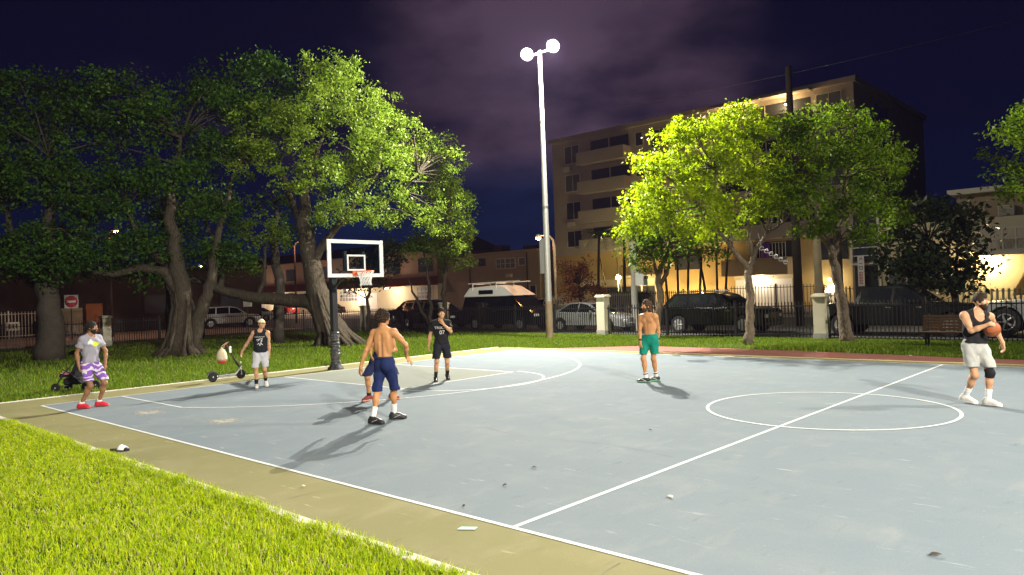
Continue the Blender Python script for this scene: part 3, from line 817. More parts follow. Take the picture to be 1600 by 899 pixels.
slide()
t = MB(); t.add([(12.99, -.33, .006), (13.12, -.24, .006), (13.09, -.18, .006), (12.97, -.26, .006), (12.99, -.33, .009), (13.12, -.24, .009), (13.09, -.18, .009), (12.97, -.26, .009)],
      [(3, 2, 1, 0), (4, 5, 6, 7), (0, 1, 5, 4), (1, 2, 6, 5), (2, 3, 7, 6), (3, 0, 4, 7)])
tag(t.build('paper_scrap', mat('pale teal paper', (.30, .52, .50), .8)), 'pale teal scrap of paper on the olive border', 'paper scrap')
M['dryleaf'] = mat('dry brown leaf', (.05, .035, .02), .9, .2)
M['paleleaf'] = mat('pale curled leaf', (.5, .46, .36), .9, .2)
def litter(x, y, s, a, m, label, cat='leaf', name='fallen_leaf'):
    s *= .68
    q = MB(); n = 8; v = []
    for i in range(n + 1):
        u = i / n; w = s * .32 * math.sin(PI * u) ** .8
        v += [((u - .5) * s, -w, .012 + .25 * w), ((u - .5) * s, 0, .008 + .02 * math.sin(PI * u)), ((u - .5) * s, w, .012 + .3 * w)]
    q.add(v, [(3 * i + j, 3 * i + j + 1, 3 * i + j + 4, 3 * i + j + 3) for i in range(n) for j in range(2)])
    o = q.build(name, m, smooth=True); o.location = (x, y, 0.006); o.rotation_euler = (0, 0, a)
    tag(o, label, cat, None, None); return o
litter(12.1, 1.7, .10, .4, M['dryleaf'], 'dark curled leaf on the court left of the half-court line')
litter(12.35, .95, .085, 1.4, M['dryleaf'], 'dark crumpled leaf on the court near the sideline')
litter(12.55, .17, .07, 2.2, M['dryleaf'], 'small dark leaf just inside the near sideline')
litter(16.25, 1.35, .13, .7, M['dryleaf'], 'dark leaf lying alone in the front right of the court')
litter(13.95, 1.55, .12, 2.6, M['paleleaf'], 'pale curled leaf beside the half-court line')
litter(12.0, 4.3, .09, .2, M['dryleaf'], 'tiny dark leaf left of the centre circle')
litter(10.6, -.35, .08, .9, M['paleleaf'], 'pale pebble-like leaf on the olive border')
litter(9.6, 16.9, .16, .3, M['paleleaf'], 'pale leaf on the red brick strip below the leaning trunk')
litter(12.2, 16.5, .16, 1.3, M['paleleaf'], 'pale leaf on the red brick strip near the bench')
litter(16.0, 15.6, .17, 2.3, M['paleleaf'], 'pale leaf on the red brick strip behind the player with the ball')
# ------------------------------------------------------------------ trees
M['bark'] = mat('grey brown bark', (.034, .028, .02), .9, .2, n=(3, .6, (.028, .022, .016)), n2=(18, .5, (.10, .08, .055)), bump=(14, .9, .05), stretch=(1, 1, .35))
M['bark_pale'] = mat('mottled pale bark', (.13, .10, .07), .9, .15, n=(6, .8, (.05, .037, .025)), n2=(22, .5, (.21, .17, .125)), bump=(18, 1.0, .05), stretch=(1, 1, .5))
M['bark_dark'] = mat('dark bark', (.06, .05, .04), .9, .2, n=(4, .5, (.03, .025, .02)), bump=(14, .8, .04))
M['leaf_fig'] = leaf_mat('fig leaves', (.014, .046, .002), (.046, .105, .005), .3, .62)
M['leaf_oak'] = leaf_mat('oak leaves', (.072, .135, .006), (.175, .25, .020), .4, .52)
M['leaf_lime'] = leaf_mat('lime green leaves', (.165, .26, .002), (.32, .40, .003), .6, .5)
M['leaf_mid'] = leaf_mat('mid green leaves', (.05, .115, .005), (.135, .205, .009), .35, .4)
M['leaf_street'] = leaf_mat('street tree leaves', (.075, .155, .003), (.18, .27, .006), .55, .5)
M['leaf_dark'] = leaf_mat('dark glossy leaves', (.016, .034, .012), (.035, .06, .016), .2, .35)
M['leaf_red'] = leaf_mat('bronze red leaves', (.12, .045, .025), (.20, .09, .04), .3, .5)
M['leaf_hedge'] = leaf_mat('hedge leaves', (.06, .13, .012), (.13, .21, .02), .3, .5)
RH = Vector((.7343, .6788, 0)); FH = Vector((-.6787, .7345, 0))
def loc(base, s, z, d=0.): return (base[0] + RH.x * s + FH.x * d, base[1] + RH.y * s + FH.y * d, z)

def leaf_cloud(C, per, spread, size, seed, up=.35, flat=.8):
    """C (k,3) clump centres -> leaf quads"""
    r = np.random.default_rng(seed); k = len(C)
    spr = spread * (.65 + .7 * r.random(k))
    P = np.repeat(C, per, 0) + r.normal(0, 1, (k * per, 3)) * np.repeat(spr, per)[:, None] * np.array([1, 1, flat])
    n = len(P)
    nr = r.normal(0, 1, (n, 3)); nr[:, 2] += up * 2; nr /= np.linalg.norm(nr, axis=1, keepdims=True)
    a = np.cross(nr, r.normal(0, 1, (n, 3))); a /= np.maximum(np.linalg.norm(a, axis=1, keepdims=True), 1e-6)
    b = np.cross(nr, a)
    s = (size * (.6 + .8 * r.random(n)))[:, None]
    V = np.stack([P - a * s * .5, P + b * s * .27 + nr * s * .05, P + a * s * .5 - nr * s * .10, P - b * s * .27 + nr * s * .05], 1).reshape(-1, 3)
    q = np.arange(n)[:, None] * 4 + np.array([[0, 1, 2, 3]])
    var = np.repeat(np.clip(np.repeat(r.random(k) * .5, per) + .5 * r.random(n), 0, 1), 4)
    return V, q, var

def clumps(base, lobes, dens, seed, inner=.62):
    """lobes (s, z, d, rs, rz, rd) in metres relative to the tree's foot -> clump centres on their outer shells"""
    r = np.random.default_rng(seed); out = []
    for s, z, d, rs, rz, rd in lobes:
        n = int(dens * (rs * rz + rs * rd + rz * rd) * 1.15) + 4
        v = r.normal(0, 1, (n, 3)); v /= np.linalg.norm(v, axis=1, keepdims=True)
        v[:, 2] = np.where(v[:, 2] < -.55, -v[:, 2] * .6, v[:, 2])
        rr = inner + (1.07 - inner) * r.random(n) ** .55
        sh = 1 + .20 * np.sin(v[:, 0] * 6 + s * 3) * np.sin(v[:, 2] * 5 + z * 2) + .12 * r.normal(0, 1, n)
        v *= (rr * sh)[:, None]
        ss, zz, dd = s + v[:, 0] * rs, z + v[:, 2] * rz, d + v[:, 1] * rd
        out.append(np.stack([base[0] + RH.x * ss + FH.x * dd, base[1] + RH.y * ss + FH.y * dd, zz], 1))
    return np.concatenate(out)

def tree(name, label, base, lobes, stems, lm, bark, dens=5.5, per=34, spread=.24, size=.15, seed=1, group='trees around the court', twigs=True, inner=.62, strands=None):
    t = thing(name, label, 'tree', (base[0], base[1], 0), 0, group)
    C = clumps(base, lobes, dens, seed, inner)
    V, q, var = leaf_cloud(C, per, spread, size, seed + 50)
    off = np.array([base[0], base[1], 0])
    link('crown', np_mesh('crown', V - off, q, None, var), lm, t)
    rnd = random.Random(seed)
    m = MB()
    tips = []
    for pts, rr in stems:
        P = [Vector(loc(base, *p)) for p in pts]
        # subdivide with a little wander
        Q, RR = [P[0]], [rr[0]]
        for i in range(len(P) - 1):
            for j in range(1, 5):
                f = j / 4; w = (P[i + 1] - P[i]).length * .05
                v = P[i].lerp(P[i + 1], f)
                if j < 4: v = v + Vector((rnd.uniform(-w, w), rnd.uniform(-w, w), rnd.uniform(-w, w) * .4))
                Q.append(v); RR.append((rr[i] + (rr[i + 1] - rr[i]) * f) * rnd.uniform(.94, 1.07))
        m.tube(Q, RR, 10); tips += Q[len(Q) // 2:]
    if strands:
        for pts, rr, n, thick in strands:
            P = [Vector(loc(base, *p)) for p in pts]
            for k in range(n):
                a0 = 2 * PI * k / n + rnd.uniform(-.2, .2); tw = rnd.uniform(-.9, .9); Q, RR = [], []
                for i in range(len(P) * 3 - 2):
                    j, f = divmod(i, 3); f /= 3
                    c = P[j].lerp(P[min(j + 1, len(P) - 1)], f); rad_ = rr[j] + (rr[min(j + 1, len(rr) - 1)] - rr[j]) * f
                    u_ = i / (len(P) * 3 - 3); a = a0 + tw * i / (len(P) * 3)
                    fl = 1.35 if i == 0 else 1
                    Q.append(c + Vector((math.cos(a), math.sin(a), 0)) * rad_ * fl * rnd.uniform(.92, 1.06) * (1 - .28 * u_ ** 2)); RR.append(thick * rnd.uniform(.7, 1.25) * (1.5 if i == 0 else 1) * (1 - .72 * u_ ** 1.5))
                m.tube(Q, RR, 6)
    if twigs and tips:
        idx = list(range(len(C))); rnd.shuffle(idx)
        for i in idx[:min(len(idx), 90)]:
            c = Vector(C[i]); b = min(tips, key=lambda p: (p - c).length + max(0, p.z - c.z) * .6)
            mid = b.lerp(c, .5) + Vector((rnd.uniform(-.2, .2), rnd.uniform(-.2, .2), rnd.uniform(0, .3)))
            m.tube([b, mid, c], [.04, .026, .01], 5, False)
    m.build('trunk', bark, t, smooth=True)
    return t

# big bright tree behind the hoop
B2 = (-9.5, 13.7)
tree('leaning_tree', 'big bright-leaved tree with a thick leaning trunk behind the basketball hoop', B2,
     [(0.8, 10.7, -2, 1.35, 1.25, 1.57), (-1.9, 8.5, -2.4, 1.5, 1.45, 1.69), (0.7, 8.8, -2.3, 2, 1.8, 2.17), (2.2, 6.9, -0.9, 1.6, 1.6, 1.81), (0, 6.7, -2.6, 1.5, 1.1, 1.57),
      (4, 8, 1.7, 1.35, 1.25, 1.57), (4.5, 6.3, 2.5, 1.15, 1.4, 1.45), (3.1, 5.4, 1.3, 1.1, 0.9, 1.21), (-2.7, 7.7, -1.8, 1.1, 1, 1.21), (1.1, 5.4, -2.2, 1.4, 0.65, 1.45), (2.2, 9.4, -0.3, 1.2, 1.1, 1.45), (5.2, 4.6, 3.1, 0.8, 1.2, 0.97), (2.4, 8.1, -1.2, 1.2, 0.8, 1.21), (3.25, 8.2, .4, .5, .3, .4), (-3.2, 4.9, .4, 1.0, .8, .9), (-5.7, 6.1, .3, 1.0, .9, .9), (-7.6, 3.9, -.1, 1.0, .6, .8), (-4.6, 3.6, .6, .9, .5, .8)],
     [([(.05, 0, 0), (-.6, 1.4, 0), (-.95, 2.8, 0), (-1.2, 4.2, 0), (-1.4, 5.6, 0), (-1.1, 7.2, 0), (-.4, 9, 0)], [.72, .52, .44, .36, .28, .18, .08]),
      ([(-.8, 1.6, 0), (-1.3, 1.95, .2), (-2.4, 2.05, .4), (-3.8, 2.2, .5), (-5.0, 2.5, .4), (-5.9, 3.0, .2), (-7.2, 3.5, 0), (-8.6, 3.4, -.3)], [.36, .33, .28, .24, .2, .17, .13, .07]),
      ([(-5.2, 2.5, .4), (-5.1, 3.4, .4), (-5.3, 4.6, .3), (-5.8, 6.2, .2)], [.17, .14, .1, .05]),
      ([(-3.6, 2.2, .5), (-3.3, 3.0, .5), (-3.2, 4.4, .4)], [.12, .09, .05]),
      ([(-1.1, 3.6, 0), (-.2, 4.7, -.2), (1.0, 6.2, -.3), (2.0, 7.4, -.3)], [.2, .16, .11, .05]),
      ([(-1.3, 5, 0), (-1.9, 6.6, -.2), (-2.2, 8.2, -.3)], [.18, .12, .05]),
      ([(.2, 5.2, -.2), (2.0, 5.9, .2), (3.6, 7.4, .5)], [.13, .1, .04])],
     M['leaf_oak'], M['bark'], 7.0, 62, .16, .125, 21,
     strands=[([(.05, 0, 0), (-.6, 1.4, 0), (-.95, 2.8, 0), (-1.2, 4.2, 0)], [.78, .5, .42, .34], 17, .09)])

# dark gnarled fig further left
B1 = (-11.81, 7.98)
def L1(px, py, rx, ry, d=0, rd=None): z = (555 - py) / 39.5; return ((px - 286) / 39.5 + .035 * z, z, d, rx / 39.5, ry / 39.5, (rd or rx) / 39.5)
tree('gnarled_fig_tree', 'dark gnarled fig tree with many fused stems left of the scooter', B1,
     [L1(*a) for a in ((175, 150, 60, 52), (235, 200, 62, 62, -.5), (325, 340, 50, 50, .5), (285, 290, 55, 48, -.6), (395, 115, 58, 52, 1.5), (365, 185, 58, 62, .5), (225, 385, 60, 38, -.4), (330, 250, 55, 50, .3), (180, 300, 60, 60, .4), (345, 400, 45, 24, .8), (300, 140, 55, 45, 1.5), (430, 180, 35, 60, 2.2), (215, 425, 50, 20, .5), (300, 405, 38, 22, 1.2), (160, 400, 40, 34, .6))],
     [([(-.1, 0, 0), (.0, 1.2, 0), (.1, 2.4, 0), (-.2, 4.2, 0), (-.3, 6.5, 0), (.2, 8.6, 0)], [.55, .42, .36, .26, .16, .06]),
      ([(.35, 0, .1), (.5, 1.2, .2), (1.0, 2.4, .2), (1.2, 3.4, .3), (1.5, 5.2, .4), (2.1, 7.4, .8)], [.34, .28, .22, .18, .12, .05]),
      ([(.1, 2.3, 0), (-.5, 3.3, -.2), (-1.4, 3.5, -.3), (-2.4, 3.25, -.4), (-3.6, 3.5, -.6)], [.24, .2, .16, .12, .06]),
      ([(-.4, 3.2, 0), (-1.0, 4.0, .2), (-1.6, 4.6, .2), (-2.1, 6, .2)], [.16, .13, .1, .05]),
      ([(-.55, 0, .3), (-.4, 1.3, .2), (-.15, 2.3, .1)], [.25, .2, .2])],
     M['leaf_fig'], M['bark'], 5.0, 56, .22, .15, 31, inner=.4,
     strands=[([(-.1, 0, 0), (.0, .9, 0), (.1, 1.9, 0), (.0, 2.9, 0)], [.74, .52, .44, .34], 15, .085)])
B0 = (-15.4, 4.35)
def L0(px, py, rx, ry, d=0, rd=None): z = (560 - py) / 39.8; return ((px - 75) / 39.8 + .035 * z, z, d, rx / 39.8, ry / 39.8, (rd or rx) / 39.8)
tree('shaded_tree', 'dark broad tree with a single thick black trunk at the far left', B0,
     [L0(*a) for a in ((45, 150, 62, 50), (118, 215, 62, 68, .5), (45, 285, 75, 68, -.6), (150, 335, 55, 50, -.4), (60, 385, 72, 46), (10, 220, 60, 58), (100, 300, 50, 50, -1), (-40, 300, 60, 80), (-40, 180, 60, 60), (40, 425, 85, 26, -.5), (125, 408, 55, 30, -.8), (-30, 400, 60, 40))],
     [([(0, 0, 0), (.1, 1.6, 0), (-.05, 3.2, 0), (.1, 5.5, 0), (.2, 8, 0)], [.55, .42, .38, .22, .08]), ([(0, 2.6, 0), (1.0, 4.2, 0), (1.8, 6, 0)], [.2, .14, .06]), ([(0, 3, 0), (-1.2, 4.6, 0), (-1.8, 7, 0)], [.2, .14, .06])],
     M['leaf_fig'], M['bark_dark'], 5.2, 56, .22, .15, 41, inner=.4)
# slim dark stems between them
for i, (s, d, w, lab) in enumerate(((-3.1, 5.5, .12, 'slim dark tree stem left of the gnarled fig, the left one of two'), (-2.5, 5.2, .16, 'slim dark tree stem left of the gnarled fig, the right one of two'), (2.0, 5.8, .24, 'straight dark tree stem rising right behind the hanging cream sack'))):
    b = loc(B1, s, 0, d)
    tree('slender_tree', lab, b[:2], [(0, 6.5, 0, 1.1, 1.0, 1.1), (.3, 5.2, 0, .9, .7, .9)], [([(0, 0, 0), (.05, 2, 0), (-.05, 4.2, 0), (0, 6.6, 0)], [w * 1.15, w, w * .85, w * .4])], M['leaf_fig'], M['bark_dark'], 3, 26, .24, .17, 61 + i, inner=.5)
# small leafy tree with twin stems
B3 = (-11.0, 20.6)
def L3(px, py, rx, ry, d=0): z = (521 - py) / 30.2; return ((px - 690) / 30.2 + .035 * z, z, d, rx / 30.2, ry / 30.2, rx / 30.2)
tree('twin_stem_tree', 'small fresh-green tree with thin twin stems behind the player in the black tee', B3,
     [L3(*a) for a in ((700, 352, 30, 26, -.6), (686, 392, 44, 30, -.4), (722, 405, 25, 26), (660, 388, 22, 22), (722, 372, 22, 22, .2), (716, 318, 26, 36, 1.5), (690, 290, 34, 36, 1.8))],
     [([(-.35, 0, 0), (-.25, 1.2, 0), (-.3, 2.6, 0), (-.5, 4.2, 0)], [.11, .1, .08, .04]), ([(.55, 0, 0), (.45, 1.3, 0), (.5, 2.8, 0), (.7, 4.8, 0), (.9, 7, 1)], [.14, .12, .1, .07, .03]), ([(-.1, 0, .2), (-.9, 1.6, .3), (-1.4, 2.9, .3)], [.09, .07, .03])],
     M['leaf_mid'], M['bark'], 7.5, 46, .15, .12, 71)
B4 = (-17.6, 21.2)
tree('bushy_tree', 'dark dense bushy tree left of the twin-stem tree', B4, [(-.2, 3.0, 0, 1.25, 1.3, 1.2), (.7, 3.9, 0, 1.2, .9, 1.0), (1.3, 4.6, .3, 1.0, .8, .9)], [([(0, 0, 0), (0, 1.6, 0), (.2, 3, 0)], [.14, .1, .05])], M['leaf_dark'], M['bark_dark'], 7, 30, .2, .17, 81)
# right-hand street trees
BB = (6.45, 19.33)
def LB(px, py, rx, ry, d=0, rd=None): z = (537 - py) / 45.9; return ((px - 1170) / 45.9 + .035 * z, z, d, rx / 45.9, ry / 45.9, (rd or max(rx, ry)) / 45.9)
tree('lime_tree', 'bright yellow-green spreading tree with a forked trunk right of the player in green shorts', BB,
     [LB(*a) for a in ((1150, 192, 50, 24), (1092, 222, 56, 32, -.3), (1178, 232, 56, 40, -.3), (1045, 268, 52, 34), (1118, 275, 62, 44, -.7), (1188, 292, 48, 42, -.4), (1012, 312, 42, 34, -.2), (1080, 325, 56, 36, -.7), (1148, 335, 50, 30, -.5), (998, 352, 26, 24), (1112, 364, 40, 18, -.4), (1055, 212, 26, 12), (1205, 330, 30, 28), (1228, 262, 34, 36, .3), (1222, 300, 30, 30, .4), (1030, 350, 34, 24, -.3))],
     [([(0, 0, 0), (.05, .7, 0), (.12, 1.5, 0), (.05, 2.3, 0), (.15, 2.75, 0)], [.19, .145, .13, .125, .12]),
      ([(.1, 2.5, 0), (-.3, 3.0, -.1), (-.75, 3.6, -.2), (-1.6, 4.7, -.2), (-2.4, 5.6, -.1)], [.1, .085, .07, .05, .02]),
      ([(.15, 2.6, 0), (.35, 3.2, 0), (.8, 3.75, .1), (1.4, 4.1, .2)], [.1, .08, .06, .02]),
      ([(.2, 3, 0), (.1, 4.2, 0), (.2, 5.6, 0), (.1, 7, 0)], [.07, .06, .045, .02]), ([(-.5, 3.3, -.1), (-.6, 4.6, -.2), (-1.0, 6, -.2)], [.06, .045, .02])],
     M['leaf_lime'], M['bark_pale'], 10, 66, .135, .11, 91)
BA = (1.55, 21.2)
def LA(px, py, rx, ry, d=0): z = (528 - py) / 38.3; return ((px - 1018) / 38.3 + .035 * z, z, d, rx / 38.3, ry / 38.3, rx / 38.3)
tree('crooked_tree', 'smaller mid-green tree with a crooked stem right behind the player in green shorts', BA,
     [LA(*a) for a in ((1000, 385, 30, 30, -.3), (1040, 380, 40, 34), (1086, 392, 38, 30, .3), (1012, 412, 30, 18, -.3), (1060, 350, 40, 25), (1000, 350, 25, 25))],
     [([(.05, 0, 0), (.2, .8, 0), (.35, 1.6, 0), (.25, 2.4, 0), (.6, 3.3, 0), (.9, 4.2, 0)], [.17, .14, .13, .12, .09, .04]), ([(.3, 2.0, 0), (.7, 2.8, .1), (.75, 3.6, .2)], [.09, .07, .03]), ([(.3, 2.3, 0), (.1, 3.1, -.1), (-.3, 3.8, -.2)], [.07, .05, .02])],
     M['leaf_mid'], M['bark_pale'], 8.5, 34, .2, .15, 101)
BC = (9.2, 20.7)
def LC(px, py, rx, ry, d=0): z = (535 - py) / 47.5; return ((px - 1323) / 47.5 + .035 * z, z, d, rx / 47.5, ry / 47.5, max(rx, ry) / 47.5)
tree('street_tree', 'mid-green round-headed tree with a leaning mottled trunk right of the cream pillar', BC,
     [LC(*a) for a in ((1288, 205, 52, 34, -.3), (1352, 225, 50, 36), (1248, 250, 44, 42, -.4), (1318, 275, 60, 44, -.6), (1385, 285, 44, 42, .3), (1258, 318, 42, 34, -.4), (1326, 335, 52, 34, -.5), (1398, 335, 30, 32, .4), (1234, 205, 34, 24), (1278, 365, 32, 16), (1345, 372, 30, 14), (1372, 212, 20, 18), (1405, 250, 26, 22, .5))],
     [([(0, 0, 0), (-.05, .7, 0), (-.1, 1.4, 0), (-.25, 2.3, 0), (-.4, 3.1, 0), (-.8, 3.7, 0)], [.24, .18, .16, .145, .12, .07]), ([(-.35, 2.8, 0), (-.1, 4, 0), (.2, 5.4, 0), (.3, 6.6, 0)], [.1, .08, .05, .02]), ([(-.2, 3.6, 0), (.7, 4.6, .2), (1.3, 5.3, .3)], [.07, .05, .02]), ([(-.5, 3.4, 0), (-1.2, 4.5, -.2), (-1.5, 6, -.2)], [.07, .05, .02])],
     M['leaf_street'], M['bark_pale'], 9.5, 58, .145, .12, 111)
BD = (10.2, 31.0)
def LD(px, py, rx, ry, d=0): z = (487 - py) / 37; return ((px - 1500) / 37 + .035 * z, z, d, rx / 37, ry / 37, rx / 37)
tree('broadleaf_tree', 'black-green large-leaved tree in front of the right-hand house', BD,
     [LD(*a) for a in ((1462, 325, 55, 34), (1505, 375, 40, 36), (1418, 358, 38, 36), (1455, 415, 56, 30), (1505, 415, 30, 30), (1425, 395, 38, 24), (1530, 330, 20, 24))],
     [([(0, 0, 0), (0, 1.2, 0), (-.4, 2.4, 0), (-1.0, 3.6, 0)], [.16, .13, .1, .05]), ([(-.1, 1.6, 0), (.2, 3, 0), (.3, 4, 0)], [.08, .06, .03])],
     M['leaf_dark'], M['bark_dark'], 7, 20, .24, .26, 121)
BE = (14.9, 22.4)
tree('edge_tree', 'leafy tree cut by the right edge of the picture', BE, [(-.95, 5.7, 0, .8, 1.25, 1.0), (-1.05, 4.6, -.2, .7, .75, .8), (.2, 6.2, 0, 1.2, 1.1, 1.2), (.1, 4.9, 0, 1.0, 1.0, 1.0)], [([(.6, 0, 0), (.5, 2, 0), (.2, 4, 0), (0, 5.6, 0)], [.18, .15, .1, .04])], M['leaf_street'], M['bark'], 10, 52, .15, .125, 131)
BR = (-9.3, 30.5)
tree('bronze_bush', 'bronze-red leafy small tree under the orange street lamp', BR, [(0, 2.5, 0, 1.25, 1.2, 1.1), (.3, 1.6, 0, 1.2, .7, 1.0), (-.4, 3.3, 0, .8, .6, .7)], [([(0, 0, 0), (.05, .8, 0), (0, 2.4, 0)], [.1, .08, .04])], M['leaf_red'], M['bark_dark'], 6, 24, .22, .17, 141)

def hedge():
    x0, x1, y0, y1, h = -14.6, -11.3, 40.8, 41.8, 1.62
    t = thing('clipped_hedge', 'bright green clipped hedge beside the glowing garden lamp', 'hedge', ((x0 + x1) / 2, 41.3, 0))
    r = np.random.default_rng(9); n = 520
    C = np.stack([r.uniform(x0, x1, n), r.uniform(y0, y1, n), h * (1 - .9 * r.random(n) ** 2)], 1)
    V, q, var = leaf_cloud(C, 16, .12, .13, 12)
    link('foliage', np_mesh('foliage', V - np.array(ORI[t.name]), q, None, var), M['leaf_hedge'], t)
    m = MB()
    for i in range(7): m.tube([(x0 + .2 + i * .48, 41.3, 0), (x0 + .25 + i * .48, 41.3, 1.3)], .03, 5)
    m.build('stems', M['bark_dark'], t)
hedge()

def palm(x, y, h, label, lean=(0, 0), r=.11, nf=13, fl=2.1, seed=1, bark='bark_dark', fr=True, group='slim palms in front of the apartment block'):
    t = thing('palm_tree', label, 'palm', (x, y, 0), 0, group); rnd = random.Random(seed)
    m = MB(); pts = [(x + lean[0] * (i / 6) ** 1.4, y + lean[1] * (i / 6) ** 1.4, h * i / 6) for i in range(7)]
    m.tube(pts, [r * (1.35 if i == 0 else 1 - .05 * i) for i in range(7)], 9); m.build('trunk', M[bark], t, smooth=True)
    tip = Vector(pts[-1]); V, Q, A = [], [], []
    m = MB()
    for k in range(nf):
        a = 2 * PI * k / nf + rnd.uniform(-.2, .2); el = rnd.uniform(.1, 1.2); L = fl * rnd.uniform(.8, 1.1)
        d = Vector((math.cos(a), math.sin(a), 0)); sp = []
        for i in range(9):
            u = i / 8; sp.append(tip + d * (L * u * math.cos(el * (1 - .4 * u))) + Vector((0, 0, L * (math.sin(el) * u - .75 * u * u))))
        m.tube(sp, [.025, .022, .02, .018, .015, .012, .01, .008, .005], 5)
        for i in range(1, 9):
            t_ = (sp[i] - sp[i - 1]).normalized(); side = t_.cross(Vector((0, 0, 1))).normalized()
            for f in (0., .5):
                b = sp[i - 1].lerp(sp[i], f); ll = .55 * math.sin(PI * min(.97, .1 + .85 * (i - 1 + f) / 8)) + .08
                for s in (-1, 1):
                    e = b + side * s * ll + t_ * ll * .5 - Vector((0, 0, ll * rnd.uniform(.25, .6)))
                    m.add([b - t_ * .03, b + t_ * .03, e], [(0, 1, 2)])
    m.build('crown', M['leaf_dark'], t)
    return t
palm(-19.6, 46.5, 6.6, 'dark feathery palm left in front of the apartment block', (.3, 0), .14, 14, 2.2, 3)
palm(-16.6, 46.0, 6.9, 'dark feathery palm beside the lime tree, in front of the apartment block', (.2, 0), .14, 14, 2.3, 4)
for i, (x, lx, lab) in enumerate(((-12.9, -.5, 'leftmost'), (-12.0, .05, 'second'), (-11.2, .35, 'third'), (-10.2, .5, 'fourth'), (-9.5, -1.0, 'fifth'), (-8.7, .1, 'sixth'), (-8.1, .6, 'rightmost'))):
    palm(x, 46.6, 6.0, lab + ' of the slim palm stems against the yellow wall', (lx, 0), .10, 9, 1.5, 20 + i)
# ------------------------------------------------------------------ buildings
M['wall_apt'] = mat('beige painted render', (.42, .375, .33), .9, .15, n=(.5, .4, (.29, .24, .19)), n2=(12, .3, (.40, .34, .27)))
M['wall_yel'] = mat('ochre painted render', (.47, .35, .15), .9, .15, n=(.6, .4, (.38, .28, .12)), n2=(12, .3, (.5, .38, .19)))
M['wall_low'] = mat('tan painted render', (.33, .265, .18), .9, .15, n=(.5, .45, (.25, .2, .14)))
M['wall_pink'] = mat('pinkish render', (.22, .145, .105), .9, .15, n=(.4, .4, (.16, .10, .075)))
M['wall_cream'] = mat('cream render', (.58, .52, .38), .9, .15, n=(.7, .45, (.46, .41, .29)), n2=(9, .3, (.62, .56, .42)))
M['trim'] = mat('off-white trim', (.6, .57, .5), .7, .3)
M['win'] = mat('dark window glass', (.045, .05, .06), .08, .6)
M['win_slat'] = mat('closed window blinds', (.11, .12, .14), .5, .4)
M['roofing'] = mat('dark roofing', (.04, .03, .028), .9, .2)
M['door_white'] = mat('white garage door', (.7, .68, .66), .6, .3)
M['warmlit'] = mat('lit lamp glass', (.9, .8, .5), .4, emit=(1, .78, .42), estr=30)
M['orangelit'] = mat('lit sodium lamp glass', (.9, .6, .3), .4, emit=(1, .36, .08), estr=90)
M['greenlit'] = mat('lit garden lamp glass', (.9, .9, .5), .4, emit=(1, .9, .35), estr=60)
M['railing'] = mat('pale metal railing', (.6, .58, .52), .5, .4)
M['ac'] = mat('air conditioner casing', (.5, .47, .4), .6, .3)

def window(par, x0, x1, z0, z1, y, nx=2, nz=1, m='win', fw=.06, d=-1):
    """framed window proud of a wall whose face is at y (outside towards -y)"""
    f = MB(); a, b = y - .05, y + .02
    f.box(x0 - fw, x0, a, b, z0 - fw, z1 + fw); f.box(x1, x1 + fw, a, b, z0 - fw, z1 + fw)
    f.box(x0, x1, a, b, z0 - fw, z0); f.box(x0, x1, a, b, z1, z1 + fw)
    for i in range(1, nx): x = x0 + (x1 - x0) * i / nx; f.box(x - .025, x + .025, a + .005, b, z0, z1)
    for i in range(1, nz): z = z0 + (z1 - z0) * i / nz; f.box(x0, x1, a + .008, b, z - .02, z + .02)
    fo = f.build('window', M['trim'] if m != 'win_dark' else M['iron'], par)
    p = MB(); p.box(x0, x1, y - .018, y - .004, z0, z1)
    if m == 'win_slat':
        n = int((z1 - z0) / .14)
        for i in range(n): z = z0 + (z1 - z0) * (i + .5) / n; p.box(x0 + .01, x1 - .01, y - .034, y - .019, z - .045, z + .03)
    p.build('pane', M['win' if m == 'win_dark' else m], fo)
    return fo

def balcony(par, x0, x1, z, y, mw, out=1.3, para=1.0, rec=True, rail=False):
    """slab with a parapet in front of a dark recess: z = floor level"""
    s = MB(); s.box(x0, x1, y - out, y - .003, z - .2, z); b = s.build('balcony', mw, par)
    if rail:
        r = MB(); r.box(x0, x1, y - out, y - out + .04, z + para - .06, z + para)
        n = int((x1 - x0) / .3)
        for i in range(n + 1): x = x0 + (x1 - x0 - .04) * i / n; r.box(x, x + .04, y - out + .001, y - out + .039, z + .001, z + para - .061)
        r.build('railing', M['railing'], b)
    else:
        r = MB(); r.box(x0, x1, y - out, y - out + .12, z + .001, z + para); r.box(x0, x0 + .12, y - out + .121, y - .004, z + .001, z + para); r.box(x1 - .12, x1, y - out + .121, y - .004, z + .001, z + para)
        r.build('parapet', mw, b)
    if rec:
        g = MB(); g.box(x0 + .9, x1 - .2, y - .02, y - .004, z + .03, z + 2.2); g.build('sliding_door', M['win'], b)
        g = MB(); g.box((x0 + x1) / 2 + .3, (x0 + x1) / 2 + .38, y - .04, y - .021, z + .03, z + 2.2); g.build('door_frame', M['trim'], b)
    return b

